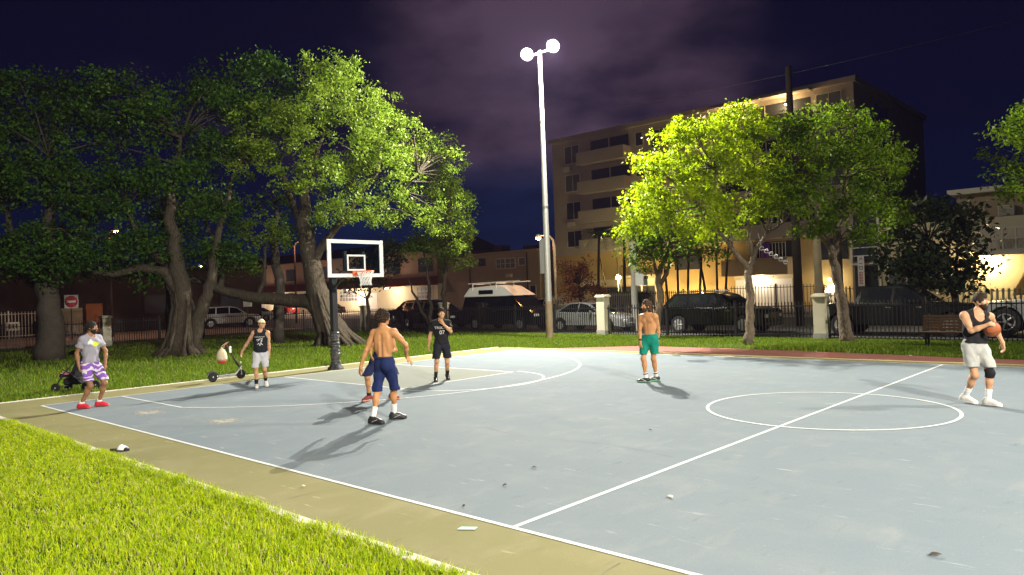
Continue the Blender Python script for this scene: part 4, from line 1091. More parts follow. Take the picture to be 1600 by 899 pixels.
def apartment():
    y = 55.3; x0, x1 = -31.3, -1.2
    t = thing('apartment_block', 'six-storey beige apartment block with balconies behind the lime tree', 'building', (-16, y, 0))
    w = MB(); w.box(x0, x1, y, y + 20, 5.6, 17.35); w.build('wall', M['wall_apt'], t)
    w = MB(); w.box(x0, x1, y + .003, y + 20, 0, 5.599); w.build('ground_floor_wall', M['wall_yel'], t)
    r = MB(); r.box(x0 - .25, x1 + .25, y - .3, y + 20.3, 17.351, 17.75); r.build('roof', M['wall_apt'], t)
    w = MB(); w.box(x0 - 2.2, x0 - .003, y + 3, y + 20, 0, 15.8); w.build('side_wing', M['wall_apt'], t)
    for z in (13.4, 10.6, 8.0): window(t, x0 - 1.7, x0 - .9, z, z + 1.4, y + 3, 1, 1, 'win_slat')
    for i, (za, zb) in enumerate(((15.0, 16.75), (12.15, 13.8), (9.3, 11.0), (6.5, 8.05))):
        window(t, -29.6, -27.8, za, zb, y, 2, 1, 'win_slat' if i < 2 else 'win')
    for z in (14.65, 11.75, 8.85, 6.0):
        balcony(t, -27.2, -21.6, z, y, M['wall_apt'])
        window(t, -21.0, -20.2, z + .9, z + 2.1, y, 1, 1)
    for z in (15.05, 12.1, 9.2, 6.3):
        window(t, -19.3, -17.4, z, z + 1.6, y, 2); window(t, -15.6, -13.8, z, z + 1.6, y, 2, 1, 'win_slat')
        balcony(t, -12.9, -4.3, z - .4, y, M['wall_apt'])
        window(t, -4.0, -2.15, z + .35, z + 1.8, y, 2, 1, 'win_slat')
    for (x, z) in ((-29.2, 14.4), (-28.9, 8.75), (-18.9, 11.6), (-20.75, 6.5), (-15.2, 14.6), (-3.2, 14.9)):
        a = MB(); a.box(x - .4, x + .4, y - .45, y - .055, z - .25, z + .25, .02); a.build('air_conditioner', M['ac'], t)
    # ceiling slab over the top balcony
    s = MB(); s.box(-13, -4.2, y - 1.3, y - .31, 17.2, 17.34); s.build('balcony_roof', M['wall_apt'], t)
    # side face windows
    for z in (14.6, 11.7, 8.8):
        f = MB(); f.box(x1 + .004, x1 + .05, y + 5, y + 8.5, z, z + 1.9); f.build('window', M['win'], t)
    # street level
    balcony(t, -11.9, -6.2, 2.95, y - .004, M['wall_low'], 1.6, 1.15, False)
    b = MB(); b.box(-9.7, -6.3, y - .03, y - .008, 4.2, 5.5); bo = b.build('balcony_opening', M['win'], t)
    b = MB()
    for i in range(13): b.box(-9.6 + i * .27, -9.56 + i * .27, y - 1.52, y - 1.49, 4.1, 5.3)
    b.box(-9.7, -6.3, y - 1.535, y - 1.475, 5.301, 5.34); b.build('railing', M['railing'], bo)
    b = MB(); b.box(-11.4, -6.5, y - .05, y - .004, .02, 2.4); g = b.build('garage_door', M['door_white'], t)
    b = MB()
    for i in range(4): b.box(-11.35, -6.55, y - .062, y - .051, .35 + i * .52, .37 + i * .52)
    b.build('panel_groove', M['trim'], g)
    b = MB(); b.box(-11.5, -6.4, y - .09, y - .004, 2.401, 2.74); fa = b.build('fascia', M['wall_cream'], t)
    tm = text_mesh('8724', .24, .006); o = link('house_number', tm, M['iron'], fa); o.rotation_euler = (PI / 2, 0, 0); o.location = Vector((-8.2, y - .10, 2.58)) - ORI[t.name]
    window(t, -4.1, -2.1, 3.8, 5.35, y, 1, 1, 'win_dark')
    window(t, -17.2, -14.6, 3.6, 5.2, y, 2, 2, 'win_dark')
    b = MB(); b.box(-22.6, -18.6, y - .9, y - .004, 3.0, 3.25); b.box(-29, -18.6, y - .06, y - .004, 2.3, 2.95); b.build('canopy', M['wall_cream'], t)
    b = MB()
    for x in (-22.4, -20.4, -18.9): b.box(x - .06, x + .06, y - .85, y - .73, 0, 2.99)
    b.build('column', M['trim'], t)
    b = MB(); b.box(-26.5, -18.7, y - .03, y - .004, .4, 2.2); b.build('lobby_glass', M['win'], t)
    # arched door with a lit fanlight
    n = MB(); cx, cz = -3.35, 1.2; R = .62
    n.prism([(cx - R, .05), (cx + R, .05)] + [(cx + R * math.cos(PI * i / 12), cz + R * math.sin(PI * i / 12)) for i in range(13)], y - .06, y - .004)
    d = n.build('arched_door', M['trim'], t)
    n = MB(); n.prism([(cx + .5 * math.cos(PI * i / 12), cz + .5 * math.sin(PI * i / 12)) for i in range(13)], y - .075, y - .061); n.build('fanlight', M['warmlit'], d)
    # wall lamps
    for p, pw in (((-9.2, y - .3, 2.85), 320), ((-6.3, y - .45, 16.5), 230), ((-10.4, y - .45, 16.4), 280), ((-16.2, y - 1.5, 1.5), 420), ((-13.8, y - 1.5, 1.4), 330), ((-20.5, y - 1.3, 2.8), 200), ((-3.3, y - .6, 2.2), 120), ((-8.6, y - 1.2, 2.9), 190)):
        n = MB(); n.lathe((p[0], p[1], p[2] - .06), [(.05, 0), (.11, .03), (.11, .09), (.04, .13)], 10); n.build('wall_lamp', M['warmlit'], t, smooth=True)
        lamp('wall_light', 'POINT', (p[0], p[1] - .22, p[2] - .12), pw, (1, .66, .28) if p[2] > 10 or p[0] < -12 else (1, .84, .6), .1)
    return t
apartment()

def cloth():
    q = MB(); y = 53.72; n = 12
    v = []
    for i in range(n + 1):
        x = -8.35 + .75 * i / n; v += [(x, y + .04 * math.sin(i * 1.6), 4.12), (x, y + .04 * math.sin(i * 1.6 + .4), 5.34)]
    q.add(v, [(2 * i, 2 * i + 2, 2 * i + 3, 2 * i + 1) for i in range(n)])
    o = q.build('purple_cloth', mat('purple cloth', (.20, .05, .42), .9), smooth=True); tag(o, 'purple cloth hung over the railing above the garage door', 'cloth')
    md = o.modifiers.new('s', 'SOLIDIFY'); md.thickness = .01
cloth()

def low_block():
    y = 55.3; t = thing('low_apartment_house', 'two-storey tan flat-roofed house behind the raised-roof van', 'building', (-38.5, y, 0))
    w = MB(); w.box(-44.6, -33.6, y, y + 14, 0, 6.35); w.box(-56, -44.61, y + 1, y + 14, 0, 6.2); w.build('wall', M['wall_low'], t)
    r = MB(); r.box(-44.8, -33.55, y - .35, y + 14.2, 6.351, 6.62); r.box(-56.2, -44.81, y + .7, y + 14.2, 6.201, 6.4); r.build('roof', M['wall_low'], t)
    r = MB(); r.box(-42.3, -40.9, y + 2, y + 3.4, 6.63, 7.5); r.build('roof_unit', M['roofing'], t); r = MB(); r.box(-38.5, -36.9, y + 3, y + 4.5, 6.63, 7.3); r.build('roof_unit', M['roofing'], t)
    window(t, -42.7, -41.7, 5.2, 6.0, y, 1, 2, 'win_dark'); window(t, -39.9, -38.6, 4.75, 5.8, y, 2, 2, 'win_slat'); window(t, -38.5, -37.1, 4.75, 5.8, y, 2, 2, 'win_slat'); window(t, -36.5, -35.6, 5.0, 5.75, y, 1, 1, 'win_slat')
    window(t, -35.0, -34.2, 1.6, 2.7, y, 1, 1, 'win'); window(t, -42, -40.2, 1.2, 2.6, y, 2, 2, 'win')
    p = MB()
    for x in (-44.2, -35.3): p.tube([(x, y - .07, 0), (x, y - .07, 6.3)], .06, 6)
    p.build('drainpipe', M['roofing'], t)
    a = MB(); a.box(-38.3, -37.5, y - .35, y - .004, 3.7, 4.1, .02); a.build('air_conditioner', M['ac'], t)
low_block()

def pink_row():
    y = 55.5; t = thing('pink_house_row', 'long two-storey pinkish house row with a pale ground floor behind the hoop', 'building', (-72, y, 0))
    w = MB(); w.box(-118, -50.2, y, y + 12, 3.45, 7.6); w.build('upper_wall', M['wall_pink'], t)
    w = MB(); w.box(-118, -50.2, y + .003, y + 12, 0, 3.449); w.build('lower_wall', M['wall_cream'], t)
    r = MB(); r.prism([(y - .9, 7.6), (y + 12.5, 7.6), (y + 6, 9.6)], -118.5, -49.9, 'x'); r.build('roof', M['roofing'], t)
    s = MB(); s.prism([(y - 1.6, 3.3), (y - .004, 3.3), (y - .004, 4.35), (y - .3, 4.3)], -118, -50.1, 'x'); s.build('pent_roof', mat('red clay tiles', (.13, .05, .035), .9, .2, n=(6, .5, (.08, .03, .02))), t)
    for x in (-112, -103, -94, -85, -76.5, -68, -60, -53.6):
        window(t, x, x + 2.6, 5.0, 6.6, y, 3, 2, 'win_dark')
    for x in (-108, -98.5, -89, -80, -71, -54):
        window(t, x, x + 4.2 if x != -54 else x + 2.8, 1.65, 3.05, y + .003, 6 if x != -54 else 4, 3, 'win_slat')
    for x in (-93, -63.8, -84.5):
        d = MB(); d.box(x - 1.5, x + 1.5, y - .05, y - .001, 0, 2.6); do = d.build('door', M['door_white'], t)
        a = MB(); a.prism([(x + .55 * math.cos(PI * i / 8), 2.0 + .4 * math.sin(PI * i / 8)) for i in range(9)], y - .06, y - .051); a.build('fanlight', M['win_slat'], do)
    for x, pw in ((-74.5, 600), (-66.4, 900), (-58, 500), (-88, 600), (-101, 600)):
        n = MB(); n.lathe((x, y - 1.75, 3.0), [(.06, 0), (.16, .04), (.16, .14), (.05, .2)], 10); n.build('porch_lamp', M['warmlit'], t, smooth=True)
        lamp('porch_light', 'POINT', (x, y - 2.1, 2.75), pw, (1, .77, .55), .15)
pink_row()

def side_house():
    x = -46.0; t = thing('side_street_house', 'dim beige house beyond the no-entry signs at the far left', 'building', (x, 16, 0))
    w = MB(); w.box(x - 14, x, -14, 30, 0, 5.0); w.build('wall', mat('dim brown render', (.035, .025, .02), .9, .15, n=(.6, .5, (.025, .018, .014))), t)
    r = MB(); r.box(x - 14.3, x + .5, -14.4, 30.4, 5.001, 5.2); r.build('roof', M['roofing'], t)
    for y in (-8, -1, 7.0, 19.5, 26):
        f = MB(); f.box(x + .003, x + .06, y, y + 2, 1.3, 2.9); fo = f.build('window', M['roofing'], t)
        p = MB(); p.box(x + .061, x + .075, y + .1, y + 1.9, 1.4, 2.8); p.build('pane', M['win'], fo)
    d = MB(); d.box(x + .003, x + .07, 15.2, 16.4, 0, 2.3); d.build('door', mat('orange painted door', (.28, .09, .03), .6), t)
    w = MB(); w.box(x + .003, x + .2, 11.9, 14.9, 0, 2.0); w.build('porch_screen', M['wall_low'], t)
side_house()

def right_house():
    y = 36.0; t = thing('corner_house', 'two-storey cream house with a breeze-block balcony at the right', 'building', (14, y, 0))
    w = MB(); w.box(5.85, 26, y, y + 12, 0, 4.75); w.build('wall', M['wall_cream'], t)
    w = MB(); w.box(9.2, 26, y + .9, y + 12, 4.751, 6.0); w.build('upper_wall', M['wall_low'], t)
    r = MB(); r.box(8.9, 26.3, y + .4, y + 12.2, 6.001, 6.25); r.build('roof', M['trim'], t)
    # balcony of pierced blocks
    s = MB(); s.box(10.3, 24, y - 1.0, y - .003, 2.95, 3.15); b = s.build('balcony', M['trim'], t)
    k = MB(); z0, z1 = 3.16, 4.2; cw = .5
    k.box(10.3, 24, y - 1.0, y - .9, z1 - .07, z1); k.box(10.3, 24, y - 1.0, y - .9, z0, z0 + .05); k.box(10.3, 24, y - .998, y - .902, 3.655, 3.705)
    i = 0; x = 10.3
    while x < 24:
        k.box(x, x + .07, y - .997, y - .903, z0 + .051, z1 - .071)
        for (a, bb, sg) in ((z0 + .06, 3.65, 1), (3.71, z1 - .075, -1)):
            for f in (.18, .42, .66, .9):
                s_ = sg if i % 2 else -sg
                xa, xb = x + .07, x + cw
                # diagonal bars
                u0 = f - .2; u1 = f + .2
                pa = (xa + (xb - xa) * max(0, u0), a if s_ > 0 else bb); pb = (xa + (xb - xa) * min(1, u1), bb if s_ > 0 else a)
                k.tube([(pa[0], y - .95, pa[1]), (pb[0], y - .95, pb[1])], .022, 4, False)
        x += cw; i += 1
    k.build('breeze_blocks', M['trim'], b)
    g = MB(); g.box(10.4, 24, y + .88, y + .897, 4.76, 5.9); g.build('upper_recess', M['wall_low'], t)
    a = MB(); a.box(10.95, 11.6, y + .5, y + .896, 4.82, 5.3, .02); ao = a.build('air_conditioner', M['ac'], t)
    a = MB()
    for i in range(6): a.box(11.0, 11.55, y + .49, y + .499, 4.88 + i * .065, 4.9 + i * .065)
    a.build('louvre', M['win'], ao)
    window(t, 6.25, 7.05, 1.3, 3.0, y, 1, 1, 'win_slat'); window(t, 7.4, 9.0, 1.45, 3.1, y, 1, 1, 'win')
    # loggia with white rails at the left end
    d = MB(); d.box(4.5, 5.84, y + .02, y + 10, 0, 6.5); d.build('stair_wall', M['wall_low'], t)
    d = MB(); d.box(4.62, 5.75, y - .02, y + .018, 1.0, 2.75); d.box(4.62, 5.75, y - .02, y + .018, 3.0, 6.2); d.build('stair_opening', M['win'], t)
    d = MB()
    for z in (2.85, 3.3, 3.72, 4.12): d.box(4.45, 5.9, y - .12, y - .06, z - .03, z + (.06 if z < 3 else .02))
    d.box(4.45, 4.55, y - .13, y - .04, 2.8, 4.9); d.box(5.8, 5.9, y - .13, y - .04, 1, 6.0); d.build('rail', M['railing'], t)
    n = MB(); n.lathe((10.6, y - .5, 2.84), [(.05, 0), (.13, .03), (.12, .1)], 10); n.build('porch_lamp', M['warmlit'], t, smooth=True)
    lamp('porch_light', 'POINT', (10.6, y - .5, 2.7), 230, (1, .76, .34), .1)
    lamp('porch_light', 'POINT', (14.6, y - .6, 2.6), 150, (1, .8, .42), .1)
    n = MB(); n.lathe((14.6, y - .6, 2.84), [(.05, 0), (.13, .03), (.12, .1)], 10); n.build('porch_lamp', M['warmlit'], t, smooth=True)
    # draped awning at the right of the porch
    v = MB(); N = 14; vv = []
    for i in range(N + 1):
        u = i / N; vv += [(12.3 + 2.2 * u, y - .5 - .1 * math.sin(9 * u), 2.93), (11.55 + 1.4 * u ** 1.6, y - .45 - .12 * math.sin(11 * u + 1), 1.1)]
    v.add(vv, [(2 * i, 2 * i + 2, 2 * i + 3, 2 * i + 1) for i in range(N)]); av = v.build('drape', mat('tan canvas drape', (.42, .33, .19), .9), t, smooth=True)
    md = av.modifiers.new('s', 'SOLIDIFY'); md.thickness = .02
right_house()

def vsign():
    y = 35.6; t = thing('vertical_sign', 'narrow white vertical sign with stacked letters below the white rails', 'sign', (5.05, y, 1.72))
    q = MB(); q.box(4.9, 5.2, y - .03, y + .03, 1.72, 3.28); b = q.build('board', M['white'], t)
    for i, (c, m, s) in enumerate((('K', 'k', .24), ('I', 'k', .24), ('D', 'k', .27))):
        me = text_mesh(c, s, .004); o = link('letter', me, M['iron'], t); o.rotation_euler = (PI / 2, PI / 2, 0); o.location = Vector((5.05, y - .036, 3.12 - .23 * i)) - ORI[t.name]
    red = mat('red sign paint', (.45, .10, .08), .7)
    q = MB()
    for i in range(8):
        z = 2.42 - i * .08; q.box(4.96, 5.06, y - .036, y - .031, z - .025, z + .025); q.box(5.08, 5.14, y - .036, y - .031, z - .03, z + .015)
    q.build('red_marks', red, t)
    q = MB(); q.box(5.03, 5.07, y + .031, 36.03, 3.0, 3.04); q.box(5.03, 5.07, y + .031, 36.03, 1.9, 1.94); q.build('bracket', M['iron'], t)
vsign()

# ------------------------------------------------------------------ street furniture
def street_lamp():
    x, y = -7.42, 26.0; t = thing('street_lamp', 'street lamp with a curved arm and orange light behind the floodlight pole', 'street lamp', (x, y, 0))
    q = MB(); q.tube([(x, y, 0), (x, y, 4.4), (x - .08, y, 4.75), (x - .3, y, 4.98), (x - .9, y, 5.08)], [.085, .07, .055, .045, .04], 10); q.build('post', mat('weathered lamp post', (.45, .33, .2), .7, .3), t, smooth=True)
    q = MB(); q.lathe((x - 1.1, y, 4.98), [(.06, .16), (.14, .1), (.16, .0), (.12, -.02)], 14); h = q.build('lamp_head', M['housing'], t, smooth=True)
    q = MB(); q.lathe((x - 1.1, y, 4.88), [(.02, -.05), (.1, -.02), (.13, .04), (.12, .078)], 14); q.build('lens', M['orangelit'], h, smooth=True)
    lamp('street_light', 'POINT', (x - 1.1, y, 4.72), 240, (1, .42, .12), .1)
street_lamp()
def box_sign():
    x, y = -7.38, 25.2; t = thing('utility_box', 'tall grey utility box on a post behind the floodlight pole', 'utility box', (x, y, 0))
    q = MB(); q.box(x - .06, x + .06, y - .06, y + .06, 0, 2.95); q.build('post', M['iron'], t)
    q = MB(); q.box(x - .3, x + .22, y - .14, y + .14, 2.951, 4.8, .02); q.build('cabinet', mat('grey cabinet', (.34, .35, .34), .6), t)
box_sign()
def white_post():
    x, y = -1.8, 25.0; t = thing('white_column_post', 'thick white post with a small white box on its side behind the fence', 'post', (x, y, 0))
    q = MB(); q.tube([(x, y, 0), (x, y, 4.2)], [.17, .15], 14); q.build('shaft', mat('white washed post', (.48, .46, .42), .85, n=(4, .5, (.36, .34, .3))), t, ang=40)
    q = MB(); q.prism([(x + .17, 2.15), (x + .62, 2.15), (x + .62, 2.55), (x + .17, 2.78)], y - .17, y + .17); q.build('box', M['plastic_white'], t)
    q = MB(); q.lathe((x + .72, y - .1, 2.42), [(.03, 0), (.09, .02), (.09, .14), (.03, .18)], 10); q.build('bell', M['hoopblack'], t)
white_post()
def garden_lamp():
    x, y = -19.9, 50.0; t = thing('garden_lamp', 'glowing yellow-green garden lamp on a thin post beside the hedge', 'lamp', (x, y, 0))
    q = MB(); q.tube([(x, y, 0), (x, y, 2.8)], .05, 8); q.build('post', M['trim'], t)
    q = MB(); q.lathe((x, y, 2.8), [(.08, 0), (.2, .12), (.22, .26), (.12, .42), (.03, .46)], 14); q.build('globe', M['greenlit'], t, smooth=True)
    lamp('garden_light', 'POINT', (x, y - .35, 3.05), 480, (1, .88, .36), .15)
garden_lamp()
for (x, y, dx, h, lab) in ((-21.0, 49.5, -.8, 5.0, 'thin leaning pole left of the glowing garden lamp'), (-19.5, 49.7, -.6, 5.1, 'thin leaning pole just right of the glowing garden lamp')):
    q = MB(); q.tube([(x + .4, y, 0), (x, y, h * .5), (x + dx * .6, y, h)], [.06, .05, .04], 7); tag(q.build('flag_pole', M['trim'] if 'right' in lab else M['bark'], smooth=True), lab, 'pole')
def signpost(x, y, z, lab, kind):
    t = thing('road_sign', lab, 'road sign', (x, y, 0), 0, 'road signs beyond the left fence')
    q = MB(); q.tube([(x, y, 0), (x, y, z + .2)], .035, 8); q.build('post', M['iron_brown'], t)
    rd = mat('red sign face', (.42, .02, .03), .5); X = x + .045
    if kind == 'noentry':
        q = MB(); q.box(x + .036, X, y - .38, y + .38, z - .4, z + .4); b = q.build('plate', M['white'], t)
        q = MB(); q.lathe((X + .001, y, z), [(.36, 0), (.36, .008)], 24, 'x'); q.build('disc', rd, b)
        q = MB(); q.box(X + .01, X + .016, y - .25, y + .25, z - .06, z + .06); q.build('bar', M['white'], b)
    elif kind == 'red':
        q = MB(); q.lathe((x + .036, y, z), [(.4, 0), (.4, .01)], 8, 'x'); q.build('plate', rd, t)
    else:
        q = MB(); q.box(x + .036, X, y - .33, y + .33, z - .33, z + .3); q.build('plate', M['white'], t)
signpost(-32.5, 10.2, 2.4, 'red and white no-entry sign on a brown post behind the left fence', 'noentry')
signpost(-32.0, 21.3, 2.0, 'small plain white sign on a post behind the player in the cream cap', 'white')

M['polewood'] = mat('dark weathered pole wood', (.05, .04, .032), .9, .2, n=(5, .5, (.03, .025, .02)), stretch=(1, 1, .2))
def utility_pole():
    x, y = 4.0, 30.0; t = thing('utility_pole', 'tall dark wooden utility pole with wires in front of the apartment block', 'utility pole', (x, y, 0))
    q = MB(); q.tube([(x, y, -.1), (x - .05, y, 6), (x - .1, y, 12.2)], [.21, .18, .14], 12); q.build('shaft', M['polewood'], t, smooth=True)
    for dx in (-.12, .1):
        w = MB(); w.tube([(x + dx + 46 * (i / 14 - .2), y + .2 * dx + (i / 14 - .2) * 2, 11.85 + .0022 * (46 * (i / 14 - .2)) ** 2 * (1 if dx else 1.1)) for i in range(15)], .009, 4); w.build('wire', M['iron'], t)
utility_pole()
q = MB(); q.tube([(4.85, 30.3, -.1), (4.8, 30.3, 4.8)], [.19, .17], 14); t = thing('concrete_pole', 'shorter pale concrete pole right of the dark utility pole', 'pole', (4.85, 30.3, 0)); q.build('shaft', mat('pale stained concrete', (.40, .33, .21), .9, n=(3, .6, (.28, .23, .15))), t, ang=40)
q = MB(); q.tube([(4.68, 30.1, 1.05), (4.74, 30.09, 1.35)], .06, 8); q.build('bracket', M['iron_brown'], t)
q = MB(); q.tube([(5.5, 31, -.1), (5.5, 31, 4.9)], [.2, .17], 12); tag(q.build('dark_post', M['polewood'], smooth=True), 'dark round post right of the pale concrete pole', 'post')

def spinner():
    x, y = 6.95, 19.5; t = thing('wind_spinner', 'white curling wind spinner hanging from the lime tree', 'ornament', (x, y, 3.1))
    q = MB(); pts = []
    for k in range(6):
        for i in range(8):
            a = 2 * PI * i / 8; c = Vector((x + .0 + .14 * k, y + .05 * k, 3.22 - .10 * k)); pts.append(c + Vector((.065 * math.cos(a), .03 * math.sin(a), .07 * math.sin(a))))
    q.tube(pts, .012, 5); q.build('curl', M['white'], t, smooth=True)
    q = MB(); q.tube([(x, y, 3.24), (x - .1, y, 3.75)], .006, 4); q.build('string', M['white'], t)
spinner()
# ------------------------------------------------------------------ vehicles
M['car_black'] = mat('black car paint', (.0035, .0035, .004), .2, .5)
M['car_silver'] = mat('silver car paint', (.42, .43, .44), .25, .6, .45)
M['car_white'] = mat('white car paint', (.62, .61, .58), .3, .5)
M['car_red'] = mat('red car paint', (.35, .03, .03), .25, .5)
M['carglass'] = mat('tinted car glass', (.008, .009, .011), .05, .7)
M['chrome'] = mat('chrome', (.6, .6, .6), .15, .6, 1.)
M['tail'] = mat('red lens', (.35, .01, .01), .15, .5)
M['head'] = mat('clear headlamp lens', (.55, .56, .58), .1, .6)
M['hubs'] = mat('alloy rim', (.45, .45, .46), .3, .5, .7)

def inset(poly, d):
    n = len(poly); out = []
    ar = sum(poly[i][0] * poly[(i + 1) % n][1] - poly[(i + 1) % n][0] * poly[i][1] for i in range(n))
    s = 1 if ar > 0 else -1
    for i in range(n):
        a, b, c = Vector(poly[i - 1]), Vector(poly[i]), Vector(poly[(i + 1) % n])
        e = (b - a).normalized(); f = (c - b).normalized()
        nn = Vector((-e.y - f.y, e.x + f.x)) * s
        nn = nn.normalized() if nn.length > 1e-6 else Vector((0, 0))
        out.append((b.x + nn.x * d, b.y + nn.y * d))
    return out
def slab(mb, poly, w, c=.05, wt=None, z0=0, z1=1):
    """(x,z) outline across the car, rounded edges; wt = half width at height z1 (tumblehome)"""
    def hw(z): return w if wt is None else w + (wt - w) * min(1, max(0, (z - z0) / (z1 - z0)))
    rings = [(-1, c, 0), (-1, 0, c), (1, 0, c), (1, c, 0)]; v = []; n = len(poly)
    for s, ins, dy in rings:
        for x, z in (inset(poly, ins * .6) if ins else poly): v.append((x, s * (hw(z) - dy), z))
    f = [tuple(range(n)), tuple(range(4 * n - 1, 3 * n - 1, -1))]
    for r in range(3):
        for i in range(n):
            j = (i + 1) % n; f.append((r * n + i, r * n + j, (r + 1) * n + j, (r + 1) * n + i))
    mb.add(v, f)
def car(name, label, loc_, rz, top, wheels, r, w, cabin, wt, glass, paint, group='cars parked along the street', zb=.24, cat='car', lamps=True, extra=None, roofcol=None):
    t = thing(name, label, cat, loc_, rz or 1e-6, group)
    x0 = top[-1][0]; x1 = top[0][0]
    bot = [(x0 + .03, zb)]
    for wx in wheels:
        ra = r + .06
        for i in range(9): a = PI - PI * i / 8; bot.append((wx + ra * math.cos(a), max(zb, r + ra * math.sin(a) - .02)))
    bot.append((x1 - .03, zb))
    m = MB(); slab(m, bot + list(top), w, .07); body = m.build('body', paint, t, True, ang=35)
    z0 = min(z for x, z in cabin); z1 = max(z for x, z in cabin)
    m = MB(); slab(m, cabin, w - .07, .05, wt, z0, z1); cb = m.build('cabin', roofcol or paint, t, True, ang=35)
    def hw(z): return (w - .07) + (wt - w + .07) * min(1, max(0, (z - z0) / (z1 - z0)))
    for poly in glass:
        for s in (-1, 1):
            m = MB(); n = len(poly)
            v = [(x, s * (hw(z) + .006), z) for x, z in poly] + [(x, s * (hw(z) - .01), z) for x, z in poly]
            m.add(v, [tuple(range(n)), tuple(range(2 * n - 1, n - 1, -1))] + [(i, (i + 1) % n, n + (i + 1) % n, n + i) for i in range(n)])
            m.build('side_window', M['carglass'], t, True)
    # windscreen and rear window lie on the sloping ends of the cabin
    cf = sorted(cabin, key=lambda p: -p[0])
    for lo, hi, nm, sg in ((cf[0], max((p for p in cabin if p[1] > z1 - .12), key=lambda p: p[0]), 'windscreen', 1), (cf[-1], min((p for p in cabin if p[1] > z1 - .12), key=lambda p: p[0]), 'rear_window', -1)):
        d = Vector((hi[0] - lo[0], hi[1] - lo[1])); nn = Vector((d.y, -d.x)).normalized()
        if nn.x * sg < 0: nn = -nn
        a = Vector(lo) + d * .1 + nn * .008; b = Vector(lo) + d * .9 + nn * .008
        ya, yb = hw(a.y) - .12, hw(b.y) - .12
        m = MB(); o = nn * .012
        v = [(a.x, -ya, a.y), (a.x, ya, a.y), (b.x, yb, b.y), (b.x, -yb, b.y)]
        v += [(p[0] - o.x, p[1], p[2] - o.y) for p in v]
        m.add(v, [(0, 1, 2, 3), (7, 6, 5, 4), (0, 4, 5, 1), (1, 5, 6, 2), (2, 6, 7, 3), (3, 7, 4, 0)]); m.build(nm, M['carglass'], t, True)
    for wx in wheels:
        for s in (-1, 1):
            m = MB(); yc = s * (w - .12); m.lathe((wx, yc - .11, r), [(r * .6, 0), (r * .94, 0), (r, .05), (r, .17), (r * .94, .22), (r * .6, .22)], 24, 'y'); wo = m.build('wheel', M['rubber'], t, True, ang=50)
            m = MB(); m.lathe((wx, yc + s * .10, r), [(r * .3, -.02), (r * .62, -.015), (r * .64, .012), (r * .56, .012), (r * .52, .0), (.03, .006)], 20, 'y')
            for i in range(5): a = 2 * PI * i / 5; m.tube([(wx, yc + s * .115, r), (wx + r * .58 * math.cos(a), yc + s * .115, r + r * .58 * math.sin(a))], r * .075, 5)
            m.build('rim', M['hubs'], wo, True)
    for s in (-1, 1):
        zt = top[1][1]
        m = MB(); m.box(x1 - .12, x1 + .012, s * (w - .32) - .18, s * (w - .32) + .18, zt - .2, zt - .06, .02); m.build('headlight', M['head'], t, True)
        zr = top[-2][1]
        m = MB(); m.box(x0 - .012, x0 + .1, s * (w - .25) - .12, s * (w - .25) + .12, zr - .28, zr - .1, .02); m.build('taillight', M['tail'], t, True)
        mx = cf[0][0] - .5
        m = MB(); m.box(mx - .06, mx + .06, s * (w + .06) - .09, s * (w + .06) + .09, z0 + .02, z0 + .16, .03); m.build('wing_mirror', paint, t, True)
        m = MB()
        for hx in ((wheels[0] + wheels[1]) / 2 - .25, (wheels[0] + wheels[1]) / 2 + .75): m.box(hx, hx + .18, s * w - .005, s * w + .014, z0 - .12, z0 - .085)
        m.build('door_handle', M['chrome'], t, True)
    m = MB(); m.box(x1 - .05, x1 + .03, -w + .1, w - .1, zb, zb + .2, .03); m.build('bumper', paint, t, True)
    m = MB(); m.box(x0 - .03, x0 + .05, -w + .1, w - .1, zb, zb + .22, .03); m.build('bumper', paint, t, True)
    if extra: extra(t, hw)
    return t

SEDAN = dict(top=[(2.3, .45), (2.28, .66), (1.7, .80), (.95, .90), (-1.5, .98), (-2.2, .96), (-2.32, .80), (-2.33, .5)], wheels=[-1.4, 1.4], r=.32, w=.9,
             cabin=[(1.05, .88), (.2, 1.36), (-.35, 1.43), (-.95, 1.40), (-1.95, .97)], wt=.62,
             glass=[[(.82, .95), (.18, 1.31), (-.28, 1.37), (-.30, .95)], [(-.37, .95), (-.35, 1.37), (-.92, 1.33), (-1.5, .99), (-1.4, .96)]])
SUV = dict(top=[(2.4, .5), (2.38, .85), (2.2, 1.0), (1.3, 1.08), (-2.2, 1.12), (-2.38, .95), (-2.4, .5)], wheels=[-1.45, 1.5], r=.38, w=.98, zb=.3,
           cabin=[(1.35, 1.06), (.55, 1.62), (.1, 1.72), (-1.75, 1.70), (-2.3, 1.1)], wt=.74,
           glass=[[(1.1, 1.14), (.55, 1.54), (.05, 1.63), (.0, 1.14)], [(-.08, 1.14), (-.05, 1.64), (-.95, 1.63), (-1.0, 1.14)], [(-1.08, 1.14), (-1.03, 1.62), (-1.65, 1.6), (-2.0, 1.16)]])
PICK = dict(top=[(2.75, .55), (2.73, .95), (2.5, 1.08), (1.25, 1.15), (-2.75, 1.17), (-2.78, .9), (-2.8, .55)], wheels=[-1.7, 1.85], r=.4, w=.98, zb=.36,
            cabin=[(1.35, 1.13), (.55, 1.74), (.2, 1.80), (-1.0, 1.78), (-1.3, 1.15)], wt=.76,
            glass=[[(1.1, 1.2), (.56, 1.65), (.15, 1.71), (.05, 1.2)], [(-.03, 1.2), (.03, 1.72), (-.92, 1.70), (-1.12, 1.2)]])
